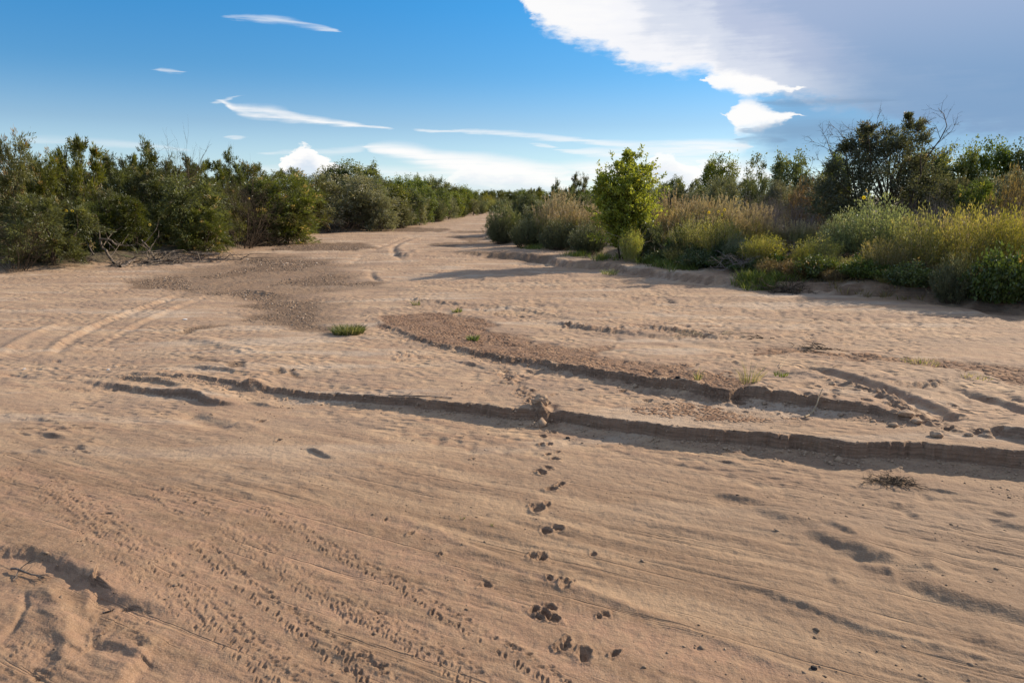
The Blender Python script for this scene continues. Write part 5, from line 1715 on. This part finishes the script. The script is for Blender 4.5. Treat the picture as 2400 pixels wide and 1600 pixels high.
for pts_, r_ in (
        ([(2095, 430), (2130, 360), (2160, 320), (2175, 290), (2168, 262), (2155, 250)], .045), ([(2140, 342), (2185, 302), (2200, 275)], .02), ([(2160, 320), (2150, 290), (2125, 285)], .015),
        ([(1935, 420), (1920, 380), (1905, 340), (1898, 318), (1885, 300)], .03), ([(1925, 390), (1890, 375), (1870, 360)], .018), ([(1905, 345), (1880, 330), (1862, 325)], .012),
        ([(1975, 400), (1985, 350), (1995, 310), (2005, 282)], .03), ([(1990, 340), (1965, 300), (1935, 290)], .02), ([(1965, 385), (1945, 330), (1925, 300), (1908, 286)], .022),
        ([(2000, 320), (2030, 300), (2020, 270)], .015), ([(1950, 360), (1960, 320), (1950, 295)], .018), ([(2060, 380), (2090, 320), (2110, 290), (2140, 275)], .02),
        ([(1990, 330), (2015, 285), (2016, 262)], .014), ([(2130, 360), (2175, 350), (2195, 330)], .016), ([(1940, 340), (1925, 315), (1900, 305)], .012),
        ([(2050, 360), (2038, 310), (2030, 290)], .018), ([(1900, 395), (1868, 395), (1850, 385)], .014)):
    P_ = [at_tree(x, y, rng.uniform(-.4, .4)) for x, y in pts_]
    n_ = len(P_) - 1
    for i in range(n_):
        A = P_[i][None]
        B = P_[i + 1][None]
        ra, rb = r_ * (1 - .8 * i / n_), r_ * (1 - .8 * (i + 1) / n_)
        bare.append((A, B, np.array([ra]), np.array([rb])))
        mB = np.repeat((A + B) / 2, 3, 0)
        sg, _e = branching(rng, mB, np.repeat(nrm(B - A), 3, 0) + rng.normal(size=(3, 3)) * .6, np.full(3, .55), .010, 3, 2, .65, .2, .06, .6)
        bare += sg
obj('bare_branches', seg_mesh('bare_branches', bare, 3), M['brown'], bw)
tag(bw, 'big dark willow with bare curving branches over its crown, tallest on the right bank', 'tree')

# ------------------------------------------------------------------ sunflowers
fl_me = None


def flower(px, py, Y, label, group=None, r=.075):
    global fl_me
    if fl_me is None:
        rng_ = np.random.RandomState(3)
        a_ = np.arange(13) * 2 * pi / 13
        D_ = np.stack([np.cos(a_), -.15 * np.ones(13), np.sin(a_)], 1)
        V, Q, T = leaves(D_ * .25, D_, .85, .42, rng_, np.full(13, .5))
        fl_me = (mesh_np('petals', V, Q, {'tint': T}), None)
        k = np.arange(8) * pi / 4
        Vc = np.concatenate([np.stack([np.cos(k) * .33, -.12 + 0 * k, np.sin(k) * .33], 1), np.stack([np.cos(k) * .22, -.26 + 0 * k, np.sin(k) * .22], 1)])
        Qc = [[i, (i + 1) % 8, 8 + (i + 1) % 8, 8 + i] for i in range(8)] + [[8, 9, 10, 11], [8, 11, 12, 15], [12, 13, 14, 15]]
        ds = mesh_np('disc', Vc, np.array(Qc))
        rs_ = np.random.RandomState(4)
        V, Q = curved(rs_, [[0, 0, 0]], [[.3, .4, -14]], .10, .12, 5, .02, 3)
        stm = mesh_np('stem', V, Q)
        fl_me = (fl_me[0], ds, stm)
    d = ray(px, py)
    x, z = Y * d[0] / d[1], CAMZ + Y * d[2] / d[1]
    o = bpy.data.objects.new('sunflower', None)
    COL.objects.link(o)
    o.location = (x, Y, z)
    o.scale = (r, r, r)
    o.rotation_euler = (RN.uniform(-.3, .3), 0, RN.uniform(-.6, .9))
    for nm, me, mt in (('petals', fl_me[0], 'petal'), ('flower_disc', fl_me[1], 'brown'), ('flower_stem', fl_me[2], 'herb')):
        obj(nm, me, M[mt], o)
    tag(o, label, 'flower', group)


for px, py, Y, lab in ((1658, 493, 33.6, 'sunflower at the right of the cluster below the three-plume reeds'), (1650, 486, 33.8, 'sunflower topmost in the cluster below the three-plume reeds'),
                       (1664, 482, 34.0, 'sunflower highest right of the cluster, against tan reeds'), (1628, 488, 34.2, 'sunflower left of the cluster below the three-plume reeds'),
                       (1625, 500, 34.2, 'lower of two close sunflowers at the left of the cluster'), (1620, 526, 33.0, 'lowest sunflower of the mid-bank cluster'),
                       (1990, 438, 29.8, 'upper sunflower over the large sage willow'), (1984, 454, 29.6, 'lower sunflower over the large sage willow'),
                       (2048, 508, 27.2, 'sunflower on the right flank of the large sage willow'), (2205, 448, 31.0, 'single sunflower above the brightest yellow weed')):
    flower(px, py, Y, lab)
for px, py, lab in ((152, 484, 'yellow flower left in the dull olive tamarisk of the left bank'), (166, 484, 'yellow flower right of its neighbour in the dull olive tamarisk'),
                    (344, 516, 'yellow flower at the rim of the dark hollow'), (572, 456, 'yellow flower in the large round tamarisk')):
    flower(px, py, gy(px, 600 if px < 500 else 566) + .3, lab, None, .08)


# ------------------------------------------------------------------ stuff: gravel, mud crust, grass
def scatter_in(rng, polys, dens, z, jit=.25, maxy=60):
    P = []
    for p in polys:
        xs = [q[0] for q in p]
        ys = [q[1] for q in p]
        A_ = (max(xs) - min(xs)) * (min(max(ys), maxy) - min(ys))
        if A_ <= 0 or min(ys) > maxy:
            continue
        n = int(A_ * dens(sum(ys) / len(ys)))
        x = rng.uniform(min(xs), max(xs), n)
        y = rng.uniform(min(ys), min(max(ys), maxy), n)
        wx = x + jit * 1.4 * fbm(x, y, .8, 3, 100)
        wy = y + jit * 1.4 * fbm(x, y, .8, 3, 109)
        k = inpoly(wx, wy, p)
        dd_, _, _ = dpoly(wx, wy, list(p) + [p[0]])
        k &= rng.random(n) < smooth(dd_, -.05, .35) * smooth(fbm(x, y, .7, 3, 111), -.5, .15)
        P.append(np.stack([x[k], y[k]], 1))
    return np.concatenate(P)


def stones(rng, P, size, flat=.55):
    n = len(P)
    z = gzn(P[:, 0], P[:, 1])
    s = size * rng.lognormal(0, .5, n)
    k = np.array([[1, 0, 0], [.3, 1, 0], [-1, .3, 0], [-.3, -1, 0], [0.1, 0, 1], [0, .1, -.6]])
    V = k[None] * (1 + rng.uniform(-.3, .3, (n, 6, 1)))
    V = V * s[:, None, None]
    V[..., 2] *= flat
    V[..., 0] *= rng.uniform(.9, 1.7, (n, 1))
    a = rng.uniform(0, 2 * pi, n)
    ca, sa = np.cos(a)[:, None], np.sin(a)[:, None]
    X = V[..., 0] * ca - V[..., 1] * sa + P[:, 0:1]
    Y = V[..., 0] * sa + V[..., 1] * ca + P[:, 1:2]
    tlt = rng.uniform(-.35, .35, (n, 1))
    Z = V[..., 2] + z[:, None] + (s * .02)[:, None] + V[..., 0] * tlt
    V = np.stack([X, Y, Z], -1).reshape(-1, 3)
    t = np.array([[0, 1, 4], [1, 2, 4], [2, 3, 4], [3, 0, 4], [1, 0, 5], [2, 1, 5], [3, 2, 5], [0, 3, 5]])
    Q = (t[None] + (np.arange(n) * 6)[:, None, None]).reshape(-1, 3)
    return V, Q, np.repeat(np.clip(rng.beta(2, 2.2, n) + (rng.random(n) < .05) * .5, 0, 1), 6)


rng = np.random.RandomState(21)
P = scatter_in(rng, [p for p in GRAVEL_W[:10]], lambda y: np.interp(y, [10, 18, 30, 60], [620, 420, 150, 25]), 0)
V, Q, T = stones(rng, P, np.interp(P[:, 1], [10, 20, 40], [.010, .0135, .025]))
tag(obj('gravel', mesh_np('gravel', V, Q, {'tint': T}), M['pebble']), 'brown gravel chips lying in the scoured beds left of the middle', 'gravel', None, 'stuff')
# fine grit patches in the foreground
GR = [G(p) for p in ([(1330, 1002), (1355, 1000), (1392, 1008), (1385, 1022), (1362, 1018)], [(2260, 1100), (2352, 1110), (2500, 1130), (2500, 1190), (2352, 1165), (2290, 1140)],
                     [(1920, 1138), (2010, 1142), (2022, 1154), (1925, 1148)], [(1440, 1090), (1500, 1098), (1535, 1106), (1520, 1112), (1445, 1100)], [(1780, 1112), (1830, 1114), (1828, 1120), (1782, 1118)],
                     [(500, 905), (620, 912), (700, 935), (640, 940), (520, 925)])]
P = scatter_in(rng, GR, lambda y: 420, 0, .12)
Px = np.stack([rng.uniform(-9, 10, 4200), rng.uniform(4.6, 13, 4200)], 1)
k = (pn(Px[:, 0] / 1.4, Px[:, 1] / 1.4, 71) > .05) & (np.abs(Px[:, 0]) < Px[:, 1])
P = np.concatenate([P, Px[k]])
V, Q, T = stones(rng, P, .008)
tag(obj('grit', mesh_np('grit', V, Q, {'tint': np.where(rng.random(len(T)) < .5, T * .4, T)}), M['pebble']), 'dark and pale grit sprinkled on the foreground sand', 'grit', None, 'stuff')


CB = []
for q, (i0, n0) in enumerate(((0, 1500), (1, 900))):
    pts = SCARPS[i0][0]
    for _ in range(n0):
        k = rng.randint(1, len(pts) - 1)
        t_ = rng.rand()
        (ax, ay), (bx_, by_) = pts[k], pts[k + 1]
        ln = sqrt((bx_ - ax) ** 2 + (by_ - ay) ** 2) + 1e-6
        o_ = -abs(rng.normal()) * .16 - .02
        CB.append((ax + (bx_ - ax) * t_ - (by_ - ay) / ln * o_ + rng.normal() * .04, ay + (by_ - ay) * t_ + (bx_ - ax) / ln * o_ + rng.normal() * .04))
V, Q, T = stones(rng, np.array(CB), .012, .7)
tag(obj('sand_crumbs', mesh_np('sand_crumbs', V, Q, {'tint': T}), M['clod']), 'crumbs of sand fallen to the foot of the cut banks', 'sand crumbs', None, 'stuff')


def crust(rng, polys, cell, lift, maxn=9000, zoff=.0, keep=1.0):
    Vs, Qs, Ts, o = [], [], [], 0
    for p in polys:
        xs = [q[0] for q in p]
        ys = [q[1] for q in p]
        nx, ny = int((max(xs) - min(xs)) / cell) + 2, int((max(ys) - min(ys)) / (cell * .87)) + 2
        ii, jj = np.meshgrid(np.arange(nx), np.arange(ny))
        cx = (min(xs) + (ii + .5 * (jj % 2)) * cell).ravel()
        cy = (min(ys) + jj * cell * .87).ravel()
        wx = cx + .35 * fbm(cx, cy, .8, 3, 150)
        wy = cy + .35 * fbm(cx, cy, .8, 3, 159)
        k = inpoly(wx, wy, p) & (np.abs(cx) < cy * .85) & (rng.random(len(cx)) < keep)
        k &= pn(cx / .9, cy / .9, 81) + .4 * pn(cx / .3, cy / .3, 84) > -.12
        cx, cy = cx[k], cy[k]
        n = len(cx)
        ang = np.arange(6) * pi / 3 + pi / 6
        hx = cx[:, None] + np.cos(ang)[None] * cell * .577
        hy = cy[:, None] + np.sin(ang)[None] * cell * .577
        # shared corner jitter, so plates fit each other
        jx = .9 * cell * pn(hx / cell * 1.3, hy / cell * 1.3, 82)
        jy = .9 * cell * pn(hx / cell * 1.3, hy / cell * 1.3, 83)
        hx, hy = hx + jx, hy + jy
        mx, my = hx.mean(1, keepdims=True), hy.mean(1, keepdims=True)
        sh = rng.uniform(.80, .92, (n, 1))
        rx, ry = mx + (hx - mx) * sh, my + (hy - my) * sh
        bx_, by_ = mx + (hx - mx) * (sh + .03), my + (hy - my) * (sh + .03)
        z0 = gzn(mx[:, 0], my[:, 0])[:, None]
        tl = rng.uniform(-.10, .10, (n, 1))
        cl_ = rng.uniform(.6, 1.4, (n, 6)) * lift
        top = np.stack([rx, ry, gzn(rx.ravel(), ry.ravel()).reshape(n, 6) + cl_ + (rx - mx) * tl], -1)
        bot = np.stack([bx_, by_, gzn(bx_.ravel(), by_.ravel()).reshape(n, 6) - .01], -1)
        cen = np.stack([mx, my, z0 + lift * .55], -1)
        V = np.concatenate([top, bot, cen], 1).reshape(-1, 3)
        b = (np.arange(n) * 13)[:, None]
        tris = []
        for q in range(6):
            q2 = (q + 1) % 6
            tris += [[q, q2, 12], [6 + q, 6 + q2, q2], [6 + q, q2, q]]
        t = np.array(tris)
        Q = (t[None] + b[:, None]).reshape(-1, 3)
        Vs.append(V)
        Qs.append(Q + o)
        Ts.append(np.repeat(rng.uniform(0, .55, n), 13))
        o += len(V)
    return np.concatenate(Vs), np.concatenate(Qs), np.concatenate(Ts)


V, Q, T = crust(rng, [MUD_W[0]], .085, .0035, keep=.62)
tag(obj('mud_crust', mesh_np('mud_crust', V, Q, {'tint': T}), M['plate']), 'reddish mud cracked into small curled plates on the middle terrace', 'mud', None, 'stuff')
V, Q, T = crust(rng, [MUD_W[1]], .13, .006, keep=.6)
tag(obj('mud_crust', mesh_np('mud_crust', V, Q, {'tint': T}), M['plate']), 'reddish cracked mud streak running to the right edge', 'mud', None, 'stuff')
V, Q, T = crust(rng, CRACK_W, .075, .007, keep=.75)
tag(obj('mud_crust', mesh_np('mud_crust', V, Q, {'tint': np.clip(T + .45, 0, 1)}), M['plate']), 'pale sand crust cracked into flakes between the two cut banks', 'mud', None, 'stuff')


def turf(rng, pix, n, h, spread_px, label, mat='grass', w=.02, back=.6):
    parts = []
    for px, py in pix:
        for _ in range(n):
            qx, qy = px + rng.normal() * spread_px, py + rng.normal() * spread_px * .12
            x, y = at(qx, qy, .15 if px < 1110 else .42)
            y += rng.uniform(0, back)
            parts.append(blades(rng, (x, y, gz(x, y)), 14, .16, h * rng.uniform(.6, 1.2), w, .6, .05))
    V, Q, T = join(parts)
    tag(obj('grass', mesh_np('grass', V, Q, {'tint': T}), M[mat]), label, 'grass', None, 'stuff')


turf(rng, [(1500, 602), (1530, 607), (1560, 611), (1590, 616)], 40, .45, 16, 'bright green grass strip at the sand edge right of the elm')
turf(rng, [(1720, 638), (1750, 641), (1785, 643), (1815, 641), (1812, 634)], 40, .45, 14, 'bright green grass strip by the root clump under the right bank')
turf(rng, [(1240, 566), (1330, 584), (1390, 592)], 30, .4, 20, 'thin green grass at the sand edge left of the elm', back=1.0)
turf(rng, [(200, 592), (220, 590), (300, 588), (320, 590), (310, 585)], 30, .55, 14, 'green grass under the left bank shrubs by the driftwood')
turf(rng, [(705, 535), (715, 534)], 30, .5, 8, 'green grass at the inner bend of the left bank')
turf(rng, [(1880, 640), (1940, 645), (2000, 650), (2060, 655), (2120, 660), (2200, 666), (2280, 672), (2340, 678)], 50, .3, 30, 'dull brown-green ground cover under the right bank', 'rust', .025)


# ------------------------------------------------------------------ single things on the sand
def tuft(px, py, z, n, rad, h, label, name='grass_tuft', cat='grass', mat='grass', w=.012, dry=.15, lean=.6):
    x, y = at(px, py, z)
    rg = np.random.RandomState(int(px * 7 + py))
    V, Q, T = blades(rg, (0, 0, 0), n, rad, h, w, lean, dry)
    o = obj(name, mesh_np(name, V, Q, {'tint': T}), M[mat])
    o.location = (x, y, gz(x, y) - .01)
    tag(o, label, cat, None, 'stuff' if n <= 130 else None)
    return o


tuft(800, 770, .02, 1100, .38, .24, 'bushy green grass tuft at the tip of the gravel bed', w=.016)
tuft(1086, 775, .22, 60, .12, .15, 'small green seedling tuft on the reddish mud', w=.03)
tuft(1718, 892, .24, 70, .16, .42, 'wispy yellow grass at the end of the cracked mud', w=.008, dry=.5)
tuft(1600, 888, .24, 22, .03, .25, 'single thin green shoot on the cracked mud edge', w=.014)
tuft(2118, 832, .24, 120, .35, .09, 'low green tuft on the mud streak near the right edge', w=.012, dry=.4)
tuft(2240, 868, .24, 60, .25, .06, 'flat green tuft below the mud streak at right', w=.012, dry=.4)
tuft(957, 690, .2, 40, .12, .2, 'tiny green sprout on the sand left of the debris line', w=.02)
tuft(1050, 708, .2, 40, .12, .18, 'tiny green sprout at the top of the reddish mud', w=.02)
tuft(1790, 873, .24, 30, .12, .10, 'tiny green sprout right of the cracked mud', w=.02)
tuft(1130, 1208, 0, 7, .01, .06, 'upright green blade sprouting from the foreground sand', w=.008)
tuft(1062, 1190, 0, 9, .02, .045, 'small green leaf pair on the foreground sand', w=.012)
tuft(1400, 626, .1, 90, .35, .35, 'sparse grass stalks on the terrace left of the elm', w=.02)


def stick(name, label, pts, r, mat='straw', cat='stick', lift=.01, twigs=0, seed=1):
    """pts: pixels along the stick; it lies on the sand (z offsets above the ground optional)"""
    P_ = []
    for p in pts:
        zz = p[2] if len(p) > 2 else 0
        x, y = at(p[0], p[1], p[3] if len(p) > 3 else .0)
        P_.append(np.array([x, y, gz(x, y) + lift + zz]))
    o0 = P_[0].copy()
    rg = np.random.RandomState(seed)
    n_ = len(P_) - 1
    segs = []
    for i in range(n_):
        A, B = (P_[i] - o0)[None], (P_[i + 1] - o0)[None]
        sub = 3
        prev = A
        for k in range(sub):
            t = (k + 1) / sub
            c = A * (1 - t) + B * t + (rg.normal(size=(1, 3)) * r * .5 if k < sub - 1 else 0)
            f0, f1 = (i + k / sub) / n_, (i + t) / n_
            segs.append((prev, c, np.array([r * (1 - .5 * f0)]), np.array([r * (1 - .5 * f1)])))
            prev = c
        if twigs:
            m_ = (A + B) / 2
            sg, _e = branching(rg, np.repeat(m_, twigs, 0), np.repeat(nrm(B - A), twigs, 0) + rg.normal(size=(twigs, 3)) * np.array([.6, .6, .25]), np.full(twigs, r * 14), r * .4, 2, 2, .6, .15, 0, .5)
            segs += sg
    me = seg_mesh(name, segs, 6)
    o = obj(name, me, M[mat])
    o.location = tuple(o0)
    tag(o, label, cat)
    return o


stick('dry_stick', 'straight pale stick leaning in the channel between the cut banks', [(1848, 972, 0, .1), (1866, 960, .05, .12), (1884, 951, .13, .13)], .014, 'straw')
stick('thin_stick', 'thin dark stick lying along the lip of the main cut bank', [(892, 902, 0, .2), (960, 905, 0, .2), (1037, 912, 0, .2)], .012, 'twig', twigs=1, seed=4)
stick('dead_branch', 'dark fallen branch with fine twigs in the lower left hollow', [(26, 1306), (60, 1315), (100, 1326)], .012, 'twig', 'branch', .03, 4, 5)
stick('thin_stick', 'small leaning straw left of the tyre ruts at right', [(1790, 852, 0, .24), (1800, 842, .08, .24), (1811, 832, .16, .24)], .008, 'straw')
stick('thin_stick', 'short black stick in the lower left hollow near the bank corner', [(236, 1404), (248, 1402), (260, 1399)], .009, 'twig')

# driftwood at the left bank
stick('driftwood_log', 'short dark driftwood log lying on the sand at the left bank', [(276, 616, 0), (295, 610, .08), (313, 604, .22)], .09, 'twig', 'driftwood', .03)
stick('driftwood_branch', 'pale bent driftwood branch rising from the left bank debris', [(356, 601, 0), (350, 600, .35), (341, 600, .65), (330, 600, .95)], .07, 'drift', 'driftwood', .02, 1, 7)
stick('driftwood_branch', 'arched grey driftwood limb hooked over the herbs on the left bank', [(262, 609, 0), (248, 607, .5), (236, 606, .9), (234, 606, .98), (262, 606, 1.0), (273, 606, .8)], .075, 'drift', 'driftwood', .02, 1, 8)
stick('driftwood_branch', 'dark leaning driftwood pole left of the root clump', [(218, 606, 0), (205, 602, .5), (198, 598, .9)], .05, 'twig', 'driftwood', .02, 0, 9)


def tangle(name, label, px, py, z, rad, n, h, mat, r=.014, cat='brushwood', seed=1, flat=.5, kind=None):
    x, y = at(px, py, z)
    rg = np.random.RandomState(seed)
    B = np.stack([rg.normal(size=n) * rad * .5, rg.normal(size=n) * rad * .25, rg.uniform(0, h * .5, n)], 1)
    D = rg.normal(size=(n, 3)) * np.array([1, .7, flat])
    sg, _e = branching(rg, B, D, rad * rg.uniform(.4, 1.0, n), r, 2, 3, .55, .25, -.02, .6)
    sg = [(np.concatenate([a[:, :2], np.clip(a[:, 2:], .01, h * 1.2)], 1), np.concatenate([b[:, :2], np.clip(b[:, 2:], .012, h * 1.2)], 1), ra, rb) for a, b, ra, rb in sg]
    o = obj(name, seg_mesh(name, sg, 4), M[mat])
    o.location = (x, y, gz(x, y))
    tag(o, label, cat, None, 'stuff' if name in ('debris_strip', 'twig_pile') else None)


tangle('driftwood_pile', 'pile of grey driftwood and roots against the left bank below the hollow', 375, 602, .05, 1.7, 60, .5, 'drift', .03, 'driftwood', 2)
tangle('driftwood_pile', 'brown brushwood trailing along the sand right of the driftwood pile', 465, 596, .05, 2.2, 60, .3, 'twig', .022, 'driftwood', 3)
tangle('root_clump', 'small tangled root clump on the sand at far left', 190, 609, .05, .55, 40, .3, 'twig', .018, 'driftwood', 4)
tangle('root_clump', 'round knot of roots left of the short dark log', 270, 611, .05, .5, 40, .3, 'drift', .02, 'driftwood', 5)
tangle('brush_tangle', 'dead brown brush tangle under the last near tamarisk', 590, 562, .1, 2.2, 60, .8, 'brown', .02, 'driftwood', 6)
tangle('root_clump', 'brown root clump overhanging the terrace edge under the right bank', 1812, 664, .15, .75, 80, .45, 'brown', .014, 'driftwood', 7)
tangle('twig_pile', 'grey dead twig tangle under the olive weeds of the right bank', 1765, 622, .4, 1.4, 80, .9, 'mauve', .016, 'brushwood', 8, .9)
tangle('twig_pile', 'grey twigs piled at the sand edge right of the grass strip', 1705, 628, .4, 1.0, 50, .5, 'mauve', .014, 'brushwood', 9, .7)
tangle('fallen_stalks', 'pale fallen stalks fanning out right of the elm', 1520, 596, .4, 1.6, 34, 1.6, 'straw', .018, 'stalks', 10, .8)
tangle('debris_heap', 'dark little heap of plant debris below the main cut bank at right', 2050, 1105, 0, .26, 60, .05, 'brown', .006, 'debris', 11, .3)
tangle('debris_strip', 'brown plant debris strip across the far sand at right of centre', 1640, 762, .22, .7, 34, .05, 'straw', .008, 'debris', 12, .15)
tangle('debris_strip', 'thin twigs at the left tip of the mud streak', 1865, 800, .22, .5, 20, .10, 'brown', .010, 'debris', 13, .2)
tangle('debris_strip', 'few dark twigs on the sand right of the debris strip', 1750, 773, .22, .25, 8, .10, 'brown', .012, 'debris', 14, .2)


def rock(name, label, px, py, z, r, mat, cat='stone', seed=1, flat=.7, sub=2):
    import bmesh
    rg = np.random.RandomState(seed)
    bm = bmesh.new()
    bmesh.ops.create_icosphere(bm, subdivisions=sub, radius=r)
    for v in bm.verts:
        n = float(pn(v.co.x / r * 1.3 + seed, v.co.y / r * 1.3 + v.co.z / r, seed)) * .5
        v.co *= 1 + n
        v.co.z *= flat
        v.co.x *= 1.2
    me = bpy.data.meshes.new(name)
    bm.to_mesh(me)
    bm.free()
    x, y = at(px, py, z)
    o = obj(name, me, M[mat])
    o.location = (x, y, gz(x, y) + r * .35)
    tag(o, label, cat)


rock('black_stone', 'small black stone alone on the sand at the bottom right', 1869, 1537, 0, .022, 'stone', seed=3)
rock('dark_stone', 'small dark lump right of the first footprints below the bank', 1304, 1004, 0, .028, 'stone', seed=4)
rock('dark_stone', 'dark stone in the channel under the upper cut bank', 1555, 903, .1, .04, 'stone', seed=5)
rock('sand_clod', 'big crumbling sand block fallen from the main cut bank at the gap', 1243, 955, .02, .11, 'clod', 'clod', 6, 1.0, 3)
rock('sand_clod', 'sand clod left of the fallen block at the bank gap', 1230, 960, .0, .05, 'clod', 'clod', 7, .7)
for k, (px, py, r, lab) in enumerate([(2080, 963, .10, 'large sand clod beside the end of the tyre rut'), (2105, 972, .07, 'sand clod right of the large one at the rut end'), (2150, 1002, .08, 'sand clod on the lip above the main bank at right'),
                                      (1910, 897, .05, 'sand clod at the left edge of the tyre rut'), (1985, 912, .05, 'sand clod halfway along the tyre rut'), (2052, 975, .06, 'sand clod below the large one at the rut end'), (2225, 1000, .05, 'small sand clod nearest the right edge above the bank')]):
    rock('sand_clod', lab, px, py, .25, r, 'clod', 'clod', 10 + k, .6)
rock('white_scrap', 'scrap of white plastic on the sand left of the gravel bed', 425, 733, .02, .06, 'litter', 'litter', 21, .25)
rock('white_pebble', 'white pebble left on the sand below the tracks', 56, 847, 0, .03, 'litter', 'stone', 22, .7)
rock('white_pebble', 'white pebble right of its twin on the sand below the tracks', 249, 852, 0, .025, 'litter', 'stone', 23, .7)
